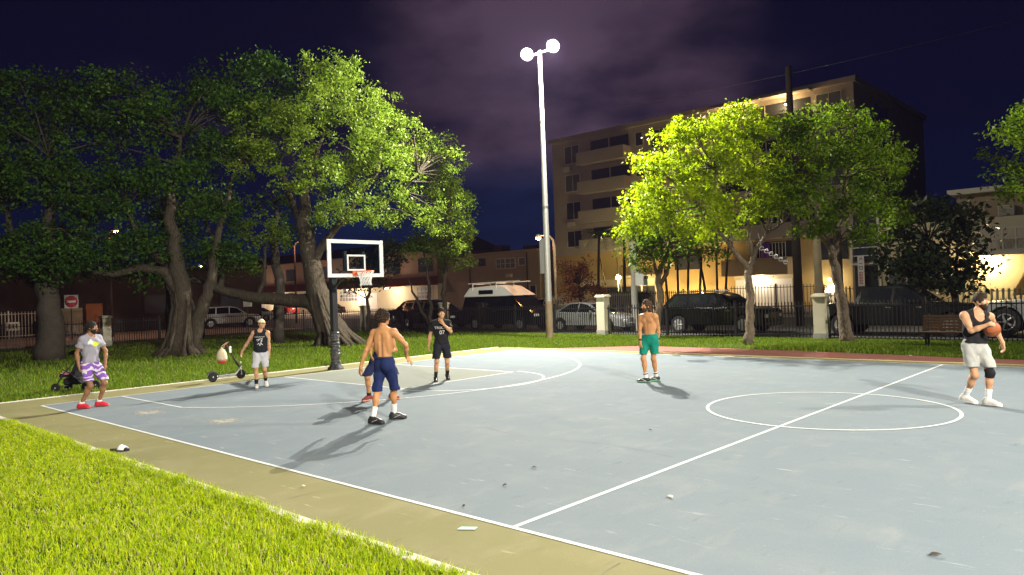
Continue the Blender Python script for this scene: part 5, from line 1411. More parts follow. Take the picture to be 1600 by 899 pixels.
VAN = dict(top=[(2.7, .5), (2.68, .95), (2.4, 1.12), (1.95, 1.2), (-2.55, 1.25), (-2.62, .9), (-2.62, .5)], wheels=[-1.55, 1.75], r=.36, w=1.0, zb=.3,
           cabin=[(2.0, 1.16), (1.2, 1.82), (.9, 1.86), (-2.35, 1.86), (-2.6, 1.2)], wt=.9,
           glass=[[(1.75, 1.25), (1.2, 1.72), (.75, 1.74), (.7, 1.25)], [(.55, 1.27), (.55, 1.74), (-.7, 1.74), (-.7, 1.27)], [(-.85, 1.27), (-.85, 1.74), (-2.2, 1.74), (-2.35, 1.27)]])
def van_roof(t, hw):
    m = MB(); slab(m, [(1.35, 1.862), (.55, 2.36), (.0, 2.45), (-2.2, 2.36), (-2.5, 1.862)], .9, .08, .66, 1.86, 2.45); o = m.build('raised_roof', M['car_white'], t, True, ang=35)
    for s in (-1, 1):
        m = MB(); m.box(-1.3, -.2, s * .865 - .012, s * .865 + .012, 1.98, 2.2, .01); w = m.build('roof_window', M['carglass'], o, True); 
    m = MB()
    for x in (-1.9, -.1): m.tube([(x, -.78, 2.0), (x, -.7, 2.55), (x, .7, 2.55), (x, .78, 2.0)], .03, 6)
    m.tube([(-2.3, -.66, 2.58), (1.5, -.6, 2.62)], .03, 6); m.tube([(-2.3, .6, 2.58), (1.2, .6, 2.6)], .025, 6); m.box(-1.8, .4, .1, .5, 2.58, 2.62)
    m.build('roof_rack', M['railing'], t, True)
    m = MB(); m.box(-2.4, .9, -.93, -.90, 1.85, 1.90); m.build('gutter', M['trim'], t, True)
car('camper_van', 'black camper van with a white raised roof and roof rack behind the fence', (-9.9, 24.8, 0), 0, paint=M['car_black'], cat='van', extra=van_roof, **VAN)
car('silver_sedan', 'silver sedan behind the fence and the cream pillar', (-4.05, 24.7, 0), 0, paint=M['car_silver'], **SEDAN)
def rails(t, hw):
    for s in (-1, 1):
        m = MB(); m.tube([(.2, s * .66, 1.75), (.1, s * .66, 1.8), (-1.6, s * .66, 1.78), (-1.7, s * .66, 1.73)], .02, 6); m.build('roof_rail', M['chrome'], t, True)
car('black_suv', 'black sport utility car behind the fence left of the forked tree', (2.65, 24.7, 0), 0, paint=M['car_black'], extra=rails, **SUV)
car('black_pickup', 'black pickup truck behind the fence right of the leaning mottled trunk', (9.75, 24.6, 0), 0, paint=M['car_black'], cat='pickup', **PICK)
car('silver_pickup', 'silver pickup truck with a big alloy wheel at the right edge', (14.95, 24.9, .06), PI, paint=M['car_silver'], cat='pickup', **dict(PICK, r=.44, zb=.42))
car('dark_sedan', 'dark sedan parked before the pale ground floor, seen beside the hoop pole', (-67.5, 51.5, 0), PI, paint=M['car_black'], **SEDAN)
car('dark_suv', 'dark sport utility car behind the fence left of the camper van', (-16.6, 25.4, 0), 0, paint=M['car_black'], **SUV)
car('dark_suv', 'dark sport utility car behind the shaded pillar and the bushy tree', (-25.0, 31.0, 0), PI, paint=M['car_black'], **SUV)
car('white_sedan', 'white sedan across the street left of the garden lamp', (-22.6, 44.0, 0), 0, paint=M['car_white'], **SEDAN)
car('white_sedan', 'white sedan far behind the leaning trunk and the left fence', (-54, 34.0, 0), .5, paint=M['car_white'], **SEDAN)
car('red_sedan', 'red sedan parked far behind the left fence, left of the leaning trunk', (-79, 51.5, 0), PI, paint=M['car_red'], **SEDAN)
car('grey_suv', 'grey sport utility car on the side street seen between the dark stems', (-39.5, 23.5, 0), 1.3, paint=M['car_silver'], **SUV)
# ------------------------------------------------------------------ people: bodies as one smooth implicit surface each
class Fld:
    def __init__(s, lo, hi, h):
        s.lo = np.array(lo, float); s.h = h
        n = np.ceil((np.array(hi) - s.lo) / h).astype(int) + 1; s.n = n
        s.ax = [s.lo[i] + h * np.arange(n[i]) for i in range(3)]
        s.d = np.full(n, .5, np.float32)
    def sl(s, lo, hi):
        a = np.clip(np.floor((np.array(lo) - s.lo) / s.h).astype(int), 0, s.n); b = np.clip(np.ceil((np.array(hi) - s.lo) / s.h).astype(int) + 1, 0, s.n)
        return tuple(slice(a[i], b[i]) for i in range(3))
    def grid(s, q): return (s.ax[0][q[0]][:, None, None], s.ax[1][q[1]][None, :, None], s.ax[2][q[2]][None, None, :])
    def put(s, fn, lo, hi, k=.03, op='u'):
        q = s.sl(np.array(lo) - k - .02, np.array(hi) + k + .02)
        if any(x.stop <= x.start for x in q): return
        X, Y, Z = s.grid(q); v = fn(X, Y, Z).astype(np.float32); a = s.d[q]
        if op == 'u':
            h = np.maximum(k - np.abs(a - v), 0) / k; s.d[q] = np.minimum(a, v) - h * h * k * .25
        else:
            v = -v; h = np.maximum(k - np.abs(a - v), 0) / k; s.d[q] = np.maximum(a, v) + h * h * k * .25
    def cone(s, a, b, ra, rb, k=.03, op='u'):
        a = np.array(a, float); b = np.array(b, float); ab = b - a; L = ab @ ab + 1e-12
        def fn(X, Y, Z):
            t = np.clip(((X - a[0]) * ab[0] + (Y - a[1]) * ab[1] + (Z - a[2]) * ab[2]) / L, 0, 1)
            return np.sqrt((X - a[0] - ab[0] * t) ** 2 + (Y - a[1] - ab[1] * t) ** 2 + (Z - a[2] - ab[2] * t) ** 2) - (ra + (rb - ra) * t)
        r = max(ra, rb); s.put(fn, np.minimum(a, b) - r, np.maximum(a, b) + r, k, op)
    def ell(s, c, r, A=None, k=.03, op='u'):
        """ellipsoid, A rows = its own axes"""
        c = np.array(c, float); r = np.array(r, float); A = np.eye(3) if A is None else np.array(A, float)
        def fn(X, Y, Z):
            x, y, z = X - c[0], Y - c[1], Z - c[2]
            u = [A[i][0] * x + A[i][1] * y + A[i][2] * z for i in range(3)]
            k0 = np.sqrt(sum((u[i] / r[i]) ** 2 for i in range(3))); k1 = np.sqrt(sum((u[i] / r[i] ** 2) ** 2 for i in range(3)))
            return k0 * (k0 - 1) / np.maximum(k1, 1e-6)
        R = r.max(); s.put(fn, c - R, c + R, k, op)
    def cut(s, p, n):
        """remove everything beyond the plane through p with outward normal n"""
        p = np.array(p, float); n = np.array(n, float); n /= np.linalg.norm(n)
        X, Y, Z = s.grid((slice(None),) * 3)
        s.d = np.maximum(s.d, (X - p[0]) * n[0] + (Y - p[1]) * n[1] + (Z - p[2]) * n[2]).astype(np.float32)
    def part(s, lo, hi):
        """an empty field on the same lattice, and this field's values there"""
        q = s.sl(lo, hi); g = Fld.__new__(Fld); g.h = s.h; g.ax = [s.ax[i][q[i]] for i in range(3)]; g.lo = np.array([a[0] for a in g.ax]); g.n = np.array([len(a) for a in g.ax])
        g.d = np.full(g.n, .5, np.float32); g.body = s.d[q].copy(); return g
    def over(s, t):
        """cloth lies at least t outside the body"""
        s.d = np.minimum(s.d, s.body - np.float32(t))
    def folds(s, amp, fr, ph=0., ax=(1, 1, .35)):
        X, Y, Z = s.grid((slice(None),) * 3)
        w = np.sin(fr * ax[0] * X + 2.1 * np.sin(fr * .43 * Z + ph) + ph) * np.sin(fr * ax[2] * Z + 1.7 * np.sin(fr * .5 * X + ph) + 1.3 * np.sin(fr * .6 * Y)) + .6 * np.sin(fr * .7 * ax[1] * Y + fr * .8 * Z + 2 * ph)
        s.d = s.d + (amp * w).astype(np.float32)
    def mesh(s, name):
        d = s.d; h = s.h; I = d < 0
        c = I[:-1, :-1, :-1].astype(np.int8); tot = np.zeros_like(c)
        for i in (0, 1):
            for j in (0, 1):
                for k in (0, 1):
                    tot += I[i:d.shape[0] - 1 + i, j:d.shape[1] - 1 + j, k:d.shape[2] - 1 + k]
        act = (tot > 0) & (tot < 8); idx = np.full(act.shape, -1, np.int64); cells = np.argwhere(act); idx[act] = np.arange(len(cells))
        acc = np.zeros((len(cells), 3)); cnt = np.zeros(len(cells))
        corners = [(0, 0, 0), (1, 0, 0), (0, 1, 0), (1, 1, 0), (0, 0, 1), (1, 0, 1), (0, 1, 1), (1, 1, 1)]
        val = [d[cells[:, 0] + a, cells[:, 1] + b, cells[:, 2] + e] for a, b, e in corners]
        for i in range(8):
            for j in range(i + 1, 8):
                df = [abs(corners[i][q] - corners[j][q]) for q in range(3)]
                if sum(df) != 1: continue
                x = (val[i] < 0) != (val[j] < 0); t = np.where(x, val[i] / np.where(x, val[i] - val[j], 1), 0)[:, None]
                p = np.array(corners[i]) + t * (np.array(corners[j]) - np.array(corners[i]))
                acc += np.where(x[:, None], p, 0); cnt += x
        V = s.lo + (cells + acc / np.maximum(cnt, 1)[:, None]) * h
        Q = []
        for ax in range(3):
            b, c2 = [(1, 2), (2, 0), (0, 1)][ax]
            sh = [slice(None)] * 3; sh[ax] = slice(0, -1); s2 = [slice(None)] * 3; s2[ax] = slice(1, None)
            A, B = I[tuple(sh)], I[tuple(s2)]
            for fl in (False, True):
                e = np.argwhere((A & ~B) if not fl else (~A & B))
                m = (e[:, b] > 0) & (e[:, c2] > 0) & (e[:, b] < d.shape[b] - 1) & (e[:, c2] < d.shape[c2] - 1); e = e[m]
                def g(db, dc):
                    q = e.copy(); q[:, b] += db; q[:, c2] += dc; return idx[q[:, 0], q[:, 1], q[:, 2]]
                f = np.stack([g(-1, -1), g(0, -1), g(0, 0), g(-1, 0)], 1)
                Q.append(f[:, ::-1] if fl else f)
        Q = np.concatenate(Q); Q = Q[(Q >= 0).all(1)]
        return np_mesh(name, V, Q)

def N3(v): v = np.array(v, float); return v / max(np.linalg.norm(v), 1e-9)
def ik(a, b, l1, l2, pole):
    a, b = np.array(a, float), np.array(b, float); d = b - a; L = np.linalg.norm(d); m = (l1 + l2) * .999
    if L > m: b = a + d / L * m; d = b - a; L = m
    u = d / L; x = (l1 * l1 - l2 * l2 + L * L) / (2 * L); hh = math.sqrt(max(l1 * l1 - x * x, 0))
    p = np.array(pole, float); p = p - u * (p @ u); p = N3(p)
    return a + u * x + p * hh, b

def skin(name, c, c2):
    return mat(name, c, .58, .28, n=(7, .5, c2), n2=(60, .3, tuple(q * .8 for q in c)), bump=(45, .35, .01))
M['eye'] = mat('eye white', (.6, .58, .54), .3, .5); M['iris'] = mat('dark iris', (.02, .012, .008), .2, .5)

def leg_bits(f, leg, b, H, P):
    ang = lambda a: np.array([math.cos(rad(a)), math.sin(rad(a)), 0.])
    for s in 'LR':
        a, k, n = leg[s]; v = N3(k - a); kf = ang(P.get('kneeang' + s, P.get('hips', P['chest'])))
        f.cone(a, a + (k - a) * .5, .088 * b, .074 * b, .05); f.cone(a + (k - a) * .5, k, .074 * b, .054 * b, .04)
        f.ell(k + kf * .012, (.05 * b, .05 * b, .056 * H), None, .03)
        sh_ = N3(n - k); cf = kf
        f.cone(k, k + (n - k) * .35, .05 * b, .048 * b, .03); f.ell(k + (n - k) * .28 - cf * .022, (.047 * b, .05 * b, .10 * H), None, .04)
        f.cone(k + (n - k) * .35, n, .048 * b, .034 * H, .03)
        ft = ang(P['toe' + s]); f.cone(n - np.array([0, 0, .03]), n + ft * .06 - np.array([0, 0, .05]), .035, .03, .02)

def person(label, base, P):
    """P holds the pose in the person's own frame: x to the right of the picture, y away from it, z up"""
    H = P['H'] / 1.78
    t = thing('person', label, 'person', base, math.atan2(RH.y, RH.x), 'players on the court')
    h = .0095
    pel = np.array(P['pelvis'], float); nk = np.array(P['neck'], float); U = N3(nk - pel)
    def ang(a): return np.array([math.cos(rad(a)), math.sin(rad(a)), 0.])
    def frame(a, u):
        f = ang(a); f = N3(f - u * (f @ u)); l = np.cross(u, f); return f, l
    fc, lc = frame(P['chest'], U); fp, lp = frame(P.get('hips', P['chest']), np.array([0, 0, 1.]))
    sw = .168 * H * P.get('broad', 1)
    sh = {'L': nk - U * .088 * H + lc * sw, 'R': nk - U * .088 * H - lc * sw}
    for s in 'LR':
        if 'sh' + s in P: sh[s] = np.array(P['sh' + s], float)
    hip = {'L': pel + lp * .088 * H - np.array([0, 0, .03 * H]), 'R': pel - lp * .088 * H - np.array([0, 0, .03 * H])}
    arm, leg = {}, {}
    for s in 'LR':
        e, w = ik(sh[s], P['wr' + s], .295 * H, .262 * H, P['el' + s] - sh[s] if P.get('elabs', True) else P['el' + s])
        arm[s] = (sh[s], e, w)
        kpole = ang(P.get('kneeang' + s, P.get('hips', P['chest']))) + np.array([0, 0, .1])
        k, a = ik(hip[s], P['an' + s], .435 * H, .425 * H, kpole); leg[s] = (hip[s], k, a)
    hd = np.array(P['head'], float); fh = ang(P['face']); uh = N3(np.array([0, 0, 1.]) + fh * P.get('nod', -.08)); fh = N3(fh - uh * (fh @ uh)); lh = np.cross(uh, fh)
    allp = np.array([pel, nk, hd, *[p for s in 'LR' for p in arm[s]], *[p for s in 'LR' for p in leg[s]]])
    lo = allp.min(0) - .26; hi = allp.max(0) + .26; lo[2] = -.03; hi[2] = hd[2] + .2
    b = P.get('bulk', .93) * H
    # ---- body
    f = Fld(lo, hi, h); A = np.array([lc, fc, U]); AP = np.array([lp, fp, [0, 0, 1.]])
    T = lambda x, y, z: pel + lc * x * b + fc * y * b + U * z * H
    Lt = np.linalg.norm(nk - pel) / H
    f.ell(pel + U * .02, (.158 * b, .112 * b, .13 * H), AP)
    f.ell(T(0, .0, .30 * Lt), (.132 * b, .098 * b, .16 * H), A, .06)
    f.ell(T(0, -.005, .62 * Lt), (.160 * b, .112 * b, .19 * H), A, .06)
    f.ell(T(0, -.01, .82 * Lt), (.165 * b, .095 * b, .10 * H), A, .06)
    for x in (-1, 1):
        f.ell(T(.078 * x, .078, .71 * Lt), (.076 * b, .044 * b, .058 * H), A, .02)       # chest
        f.ell(T(.085 * x, -.085, .70 * Lt), (.07 * b, .032 * b, .09 * H), A, .03)         # shoulder blade
        f.ell(T(.12 * x, -.03, .52 * Lt), (.05 * b, .07 * b, .14 * H), A, .05)            # flank
        f.cone(T(.04 * x, -.075, .1 * Lt), T(.035 * x, -.085, .55 * Lt), .04 * b, .035 * b, .03)
        f.ell(pel + lp * .075 * x * b - fp * .06 * b - np.array([0, 0, .04]), (.085 * b, .085 * b, .095 * H), AP, .05)
    f.cone(T(0, -.125, .08 * Lt), T(0, -.125, .78 * Lt), .014, .014, .035, 's')           # spine groove
    f.cone(T(0, .128, .56 * Lt), T(0, .128, .80 * Lt), .012, .012, .03, 's'); f.cone(T(0, .112, .08 * Lt), T(0, .114, .52 * Lt), .009, .009, .03, 's'); f.ell(T(0, .108, .17 * Lt), (.012, .02, .014), A, .012, 's')
    for x in (-1, 1): f.cone(T(.015 * x, .085, .90 * Lt), T(.13 * x, .05, .93 * Lt), .012, .012, .02)
    nb = hd - uh * .085 * H - fh * .02 * H
    f.cone(nk - U * .02, nb, .062 * b, .055 * H, .035)
    for s in 'LR':
        a, e, w = arm[s]
        f.cone(nk - U * .012 * H - fc * .015, a + U * .012, .046 * b, .048 * b, .05)           # trapezius
    leg_bits(f, leg, b, H, P)
    core = Fld.__new__(Fld); core.__dict__.update(f.__dict__); core.d = f.d.copy()
    for s in 'LR':
        a, e, w = arm[s]
        f.ell(a - U * .004 - (a - nk) * .04, (.064 * b, .063 * b, .07 * b), A, .045)
        f.cone(a - (a - nk) * .05, a + (e - a) * .55, .056 * b, .050 * b, .04); f.cone(a + (e - a) * .3, e, .050 * b, .038 * b, .03)
        f.cone(e, e + (w - e) * .35, .038 * b, .043 * b, .03); f.cone(e + (w - e) * .35, w, .042 * b, .026 * H, .03)
    # head
    Hh = lambda x, y, z: hd + lh * x * H + fh * y * H + uh * z * H
    AH = np.array([lh, fh, uh])
    f.ell(Hh(0, -.012, .025), (.076 * H, .093 * H, .092 * H), AH, .02)
    f.ell(Hh(0, .018, -.035), (.062 * H, .074 * H, .078 * H), AH, .03)
    f.ell(Hh(0, .058, -.088), (.032 * H, .026 * H, .022 * H), AH, .03)
    f.cone(Hh(0, .088, .018), Hh(0, .108, -.026), .010 * H, .0155 * H, .014)
    f.ell(Hh(0, .076, .036), (.055 * H, .018 * H, .014 * H), AH, .02)
    f.ell(Hh(0, .086, -.058), (.026 * H, .010 * H, .011 * H), AH, .012)
    for x in (-1, 1):
        f.ell(Hh(.032 * x, .094, .014), (.019 * H, .016 * H, .013 * H), AH, .012, 's')
        f.ell(Hh(.048 * x, .062, -.018), (.026 * H, .026 * H, .022 * H), AH, .02)
        f.ell(Hh(.078 * x, -.008, .0), (.010 * H, .022 * H, .034 * H), AH, .008)
    # hands: palm, four fingers of different lengths, thumb
    hl = {}
    for s in 'LR':
        w = arm[s][2]; dr = N3(P['hd' + s]); pn = np.array(P['pn' + s], float); pn = N3(pn - dr * (pn @ dr)); sd = np.cross(dr, pn)   # sd: towards the thumb or away
        sgn = P.get('th' + s, 1); cu = P.get('cu' + s, .5)
        pc = w + dr * .052 * H; hl[s] = (pc, dr, pn)
        f.cone(w, w + dr * .02, .026 * H, .027 * H, .02)
        for q in (-.026, -.009, .009, .026): f.cone(w + dr * .02 * H + sd * q * .7 * H, w + dr * .088 * H + sd * q * H, .0155 * H, .0135 * H, .014)
        for q, ln in ((.030, .068), (.010, .078), (-.010, .072), (-.029, .056)):
            q *= sgn; st = w + dr * .088 * H + sd * q * H; d1 = N3(dr + pn * cu * .45 + sd * q * 3.2 * (1 - cu)); m1 = st + d1 * ln * .45 * H
            d2 = N3(dr * (1 - cu * .45) + pn * cu * 1.0); m2 = m1 + d2 * ln * .32 * H; d3 = N3(dr * (1 - cu * .9) + pn * cu * 1.25)
            f.cone(st, m1, .0115 * H, .0108 * H, .006); f.cone(m1, m2, .0108 * H, .0102 * H, .006); f.cone(m2, m2 + d3 * ln * .26 * H, .0102 * H, .0092 * H, .006)
        t0 = w + dr * .028 * H + sd * sgn * .024 * H; d1 = N3(dr * .75 + sd * sgn * .8 + pn * .35); t1 = t0 + d1 * .036 * H; d2 = N3(dr * .95 + sd * sgn * .35 + pn * .4 * (cu + .3))
        f.cone(t0, t1, .0155 * H, .0125 * H, .012); f.cone(t1, t1 + d2 * .042 * H, .0125 * H, .0098 * H, .006)
    body = link('body', f.mesh('body'), P['skin'], t, True)
    def clothe(name, fl, m): return link(name, fl.mesh(name), m, t, True)
    # eyes
    for x in (-1, 1):
        q = MB(); q.lathe(tuple(Hh(.032 * x, .079, .014)), [(.001, -.0115), (.009, -.008), (.0118, 0), (.009, .008), (.001, .0115)], 10); e = q.build('eye', M['eye'], t, True, True)
        c = Hh(.032 * x, .0885, .014); q = MB(); q.lathe(tuple(c), [(.001, -.006), (.0055, 0), (.001, .006)], 8); q.build('iris', M['iris'], e, True, True)
    bm_ = P.get('brow')
    if bm_:
        for x in (-1, 1):
            q = MB(); q.tube([tuple(Hh((.012 + .01 * i) * x, .0975 - .0035 * i * i * .6, .036 + .004 * math.sin(PI * i / 4))) for i in range(5)], .0045, 5); q.build('eyebrow', bm_, t, True)
        q = MB(); q.tube([tuple(Hh(.022 * (i - 2) / 2, .0965 - .004 * abs(i - 2), -.058)) for i in range(5)], .004, 5); q.build('mouth', P['lip'], t, True)
    # ---- shorts
    so = P['shorts']
    g = core.part([pel[0] - .42, pel[1] - .42, 0.2], [pel[0] + .42, pel[1] + .42, pel[2] + .3])
    g.ell(pel + U * .03, (.168 * b, .124 * b, .15 * H), AP)
    g.cone(pel + U * .02, pel + U * .14, .1, .09, .05); g.ell(pel + U * .10 * H, (.158 * b, .115 * b, .09 * H), AP, .05)
    g.ell(pel - np.array([0, 0, .08]), (.15 * b, .12 * b, .1 * H), AP, .05)
    for s in 'LR':
        a, k, n = leg[s]; fl = so.get('flare', .105) * .88; ow = lp * (.012 if s == 'L' else -.012); a = a + ow; k = k + ow * 1.5
        g.cone(a + np.array([0, 0, .02]), a + (k - a) * .5, .100 * b, (fl) * b, .02); g.cone(a + (k - a) * .5, a + (k - a) * 1.12, fl * b, (fl + .004) * b, .012)
        g.ell(pel + lp * (.08 if s == 'L' else -.08) * b - fp * .05 * b - np.array([0, 0, .03]), (.085 * b, .085 * b, .1 * H), AP, .05)
    mk = (leg['L'][1] + leg['R'][1]) / 2; mh = pel + (mk - pel) * .98
    if so.get('split', True): g.ell((mk[0], mk[1], so['hem']), (.016, .24, .20), np.array([lp, fp, [0, 0, 1.]]), .02, 's')
    g.folds(.0075, 34, 1.3 + pel[0] * 9)
    g.over(.010); g.cut(pel + U * so.get('top', .10), U); g.cut((0, 0, so['hem']), (0, 0, -1))
    sho = clothe('shorts', g, so['m'])
    if 'band' in so:
        g = core.part([pel[0] - .3, pel[1] - .3, pel[2] - .1], [pel[0] + .3, pel[1] + .3, pel[2] + .3]); g.over(.014)
        g.ell(pel + U * .03, (.176 * b, .132 * b, .15 * H), AP); g.ell(pel + U * .10 * H, (.162 * b, .119 * b, .09 * H), AP, .05)
        g.cut(pel + U * (so.get('top', .1) + .006), U); g.cut(pel + U * (so.get('top', .1) - .035), -U); o = link('waistband', g.mesh('waistband'), so['band'], sho, True)
    # ---- top
    tp = P.get('top'); 
    if tp:
        up = Fld.__new__(Fld); up.__dict__.update(core.__dict__); up.d = core.d.copy()
        if tp.get('sleeve', .5) > 0:
            for s in 'LR':
                a, e, w = arm[s]; up.ell(a - U * .004 - (a - nk) * .04, (.064 * b, .063 * b, .07 * b), A, .045); up.cone(a - (a - nk) * .05, a + (e - a) * .62, .056 * b, .050 * b, .04)
        g = up.part(np.minimum(allp[:9].min(0), pel) - .2, allp[:9].max(0) + .2); o_ = tp.get('loose', .02)
        g.ell(pel + U * .02, (.158 * b + o_, .112 * b + o_, .15 * H), AP); g.ell(T(0, 0, .30 * Lt), (.140 * b + o_, .102 * b + o_, .17 * H), A, .06); g.ell(T(0, -.005, .62 * Lt), (.160 * b + o_, .112 * b + o_, .19 * H), A, .06)
        g.ell(T(0, -.01, .82 * Lt), (.165 * b + o_ * .7, .098 * b + o_ * .7, .11 * H), A, .06)
        for x in (-1, 1):
            g.ell(T(.075 * x, .075, .72 * Lt), (.078 * b + o_ * .6, .042 * b + o_ * .6, .07 * H), A, .035); g.ell(T(.085 * x, -.085, .70 * Lt), (.07 * b + o_ * .6, .032 * b + o_ * .6, .09 * H), A, .03); g.ell(T(.12 * x, -.03, .52 * Lt), (.05 * b + o_ * .7, .07 * b + o_ * .7, .14 * H), A, .05)
        g.cone(nk - U * .05, nk - U * .008, .085, .072, .03)
        for s in 'LR':
            a, e, w = arm[s]; ln = tp.get('sleeve', .5)
            w0 = .050 if ln > 0 else .044
            g.cone(nk - U * .012 * H - fc * .015, a + U * .010 - (a - nk) * (0 if ln > 0 else .28), w0 * b + o_ * .35, (.051 if ln > 0 else .040) * b + o_ * .35, .05)
            if ln > 0:
                g.cone(a - (a - nk) * .05, a + (e - a) * ln, .060 * b + o_ * .35, .062 * b + o_ * .45, .045)
        g.folds(.0075, 31, .7 + pel[0] * 5); g.over(.009)
        if tp.get('sleeve', .5) <= 0:
            for s in 'LR': a = arm[s][0]; g.ell(a + (a - nk) * .10 - U * .02, (.066 * b, .12 * b, .085 * H), A, .015, 's')
        for s in 'LR':
            a, e, w = arm[s]; ln = tp.get('sleeve', .5)
            if ln > 0:      # cut the sleeve only near the arm
                p = a + (e - a) * ln; n = N3(e - a)
                q = g.sl(p - .13, p + .13); X, Y, Z = g.grid(q)
                pl = ((X - p[0]) * n[0] + (Y - p[1]) * n[1] + (Z - p[2]) * n[2]); rr = np.sqrt((X - p[0]) ** 2 + (Y - p[1]) ** 2 + (Z - p[2]) ** 2)
                ra = np.sqrt(np.maximum(rr ** 2 - pl ** 2, 0)); g.d[q] = np.where((rr < .115) & (ra < .078), np.maximum(g.d[q], pl), g.d[q])
        cr = tp.get('collar', .0)
        g.cone(nk - U * .02 + fc * (.035 + cr), nk + U * .16 - fc * .03, .060 + cr * .5, .066, .012, 's')
        if cr: g.ell(nk - U * .06 + fc * .10, (.075, .09, .10), A, .02, 's')
        g.cut(nk + U * .05, U)
        g.cut(pel + U * tp['hem'] , -U)
        sm = g.mesh('shirt'); sh_o = clothe('shirt' if tp.get('sleeve', .5) > 0 else 'tank_top', g, tp['m'])
        bv = BVHTree.FromPolygons([v.co for v in sm.vertices], [p.vertices[:] for p in sm.polygons])
        for dec in tp.get('decals', ()):
            nm, me, x, z, m = dec
            for v in me.vertices:
                p = pel + U * (z + v.co.y) + lc * (x + v.co.x) + fc * .6
                hit = bv.ray_cast(Vector(p), Vector(-fc))
                v.co = (hit[0] + Vector(fc) * (.004 + max(0, v.co.z))) if hit[0] else Vector(p - fc * .47)
            link(nm, me, m, sh_o)
    # ---- socks and shoes
    for s in 'LR':
        n = leg[s][2]; k = leg[s][1]; ft = ang(P['toe' + s]); sdv = np.array([-ft[1], ft[0], 0.]); pit = P.get('pit' + s, 0.)
        fz = n[2] - .092 * H
        if P.get('sock'):
            sk = P['sock']; g = Fld(n - .14, n + np.array([.14, .14, .26]), .008); tt = n + (k - n) * sk.get('h', .35)
            g.cone(n - (k - n) * .05, tt, .041 * H, .05 * b, .02); g.folds(.002, 90, 2, (0, 0, 1)); g.cut(tt - (k - n) * .02, k - n); sko = clothe('sock', g, sk['m'])
            if 'stripe' in sk:
                q = MB(); c = n + (k - n) * sk.get('h', .35) * .72; u = N3(k - n) * .012; q.tube([tuple(c - u), tuple(c + u)], .052 * b, 18); q.build('stripe', sk['stripe'], sko, True, True)
        cp, sp = math.cos(pit), math.sin(pit)
        fd = N3(ft * cp + np.array([0, 0, -sp])); fu = N3(np.cross(fd, -sdv)) if False else N3(np.array([0, 0, 1.]) * cp + ft * sp)
        c0 = n - fu * .092 * H
        S_ = lambda x, y, z: c0 + fd * x * H + sdv * y * H + fu * z * H
        B = np.array([fd, sdv, fu]); kk = .028
        g = Fld(c0 - .24, c0 + .26, .008)
        g.ell(S_(-.035, 0, .045), (.058 * H, .041 * H, .052 * H), B, kk); g.ell(S_(.05, .0, .04), (.085 * H, .045 * H, .048 * H), B, kk); g.ell(S_(.135, 0, .03), (.068 * H, .048 * H, .036 * H), B, kk)
        g.cone(S_(-.02, 0, .05), S_(-.012, 0, .092 + P['shoe'].get('hi', .0)), .046 * H, .047 * H, .03); g.cone(S_(.02, 0, .08), S_(.09, 0, .055), .034 * H, .03 * H, .03)
        g.cut(S_(0, 0, .014), -fu); g.cut(S_(0, 0, .098 + P['shoe'].get('hi', .0)), fu)
        sho = clothe('shoe', g, P['shoe']['m'])
        g = Fld(c0 - .24, c0 + .26, .008)
        for x, r, w_ in ((-.038, .058, .043), (.05, .09, .045), (.14, .066, .051)): g.ell(S_(x, 0, .012), (r * H, w_ * H, .06 * H), B, .03)
        g.cut(S_(0, 0, .026), fu); g.cut(S_(0, 0, .0), -fu); link('sole', g.mesh('sole'), P['shoe']['sole'], sho, True)
        if 'tick' in P['shoe']:
            q = MB()
            for sg in (-1, 1): q.tube([tuple(S_(.0, sg * .047, .03)), tuple(S_(.05, sg * .049, .05)), tuple(S_(.10, sg * .046, .07))], .007, 5)
            q.build('side_stripe', P['shoe']['tick'], sho, True)
    # ---- hair, beard, cap
    hr = P.get('hair')
    if hr:
        g = Fld(hd - .22, hd + .24, .0075); th = hr.get('th', .014)
        g.ell(Hh(0, -.016, .03), (.076 * H + th, .093 * H + th, .092 * H + th), AH)
        for (x, y, z, r) in hr.get('lumps', ()): g.ell(Hh(x, y, z), (r, r, r), AH, .025)
        if hr.get('curl'):
            c, fr = hr['curl']; X, Y, Z = g.grid((slice(None),) * 3); g.d = (g.d + c * np.sin(fr * X + 1.3 * np.sin(fr * .7 * Z)) * np.sin(fr * Y + 1.1 * np.sin(fr * .6 * X)) * 1.2 + c * .7 * np.sin(fr * 1.1 * Z + 2 * np.sin(fr * .5 * Y))).astype(np.float32)
        g.ell(Hh(0, .10, -.035), (.066 * H, .075 * H, .082 * H), AH, .012, 's')
        if not hr.get('long'): g.cut(Hh(0, -.03, hr.get('low', -.045)), -uh - fh * .55)
        else: g.cut(Hh(0, 0, hr['long']), -uh)
        clothe('hair', g, hr['m'])
    bd = P.get('beard')
    if bd:
        g = Fld(hd - .2, hd + .2, .0075); g.ell(Hh(0, .022, -.052), (.066 * H, .078 * H, .074 * H), AH); g.ell(Hh(0, .064, -.098), (.035 * H, .032 * H, .03 * H), AH, .03)
        g.ell(Hh(0, .11, -.052), (.02 * H, .03 * H, .008 * H), AH, .01, 's'); g.cut(Hh(0, .06, -.034), uh - fh * .25); g.cut(Hh(0, -.02, 0), -fh); clothe('beard', g, bd)
    cp_ = P.get('cap')
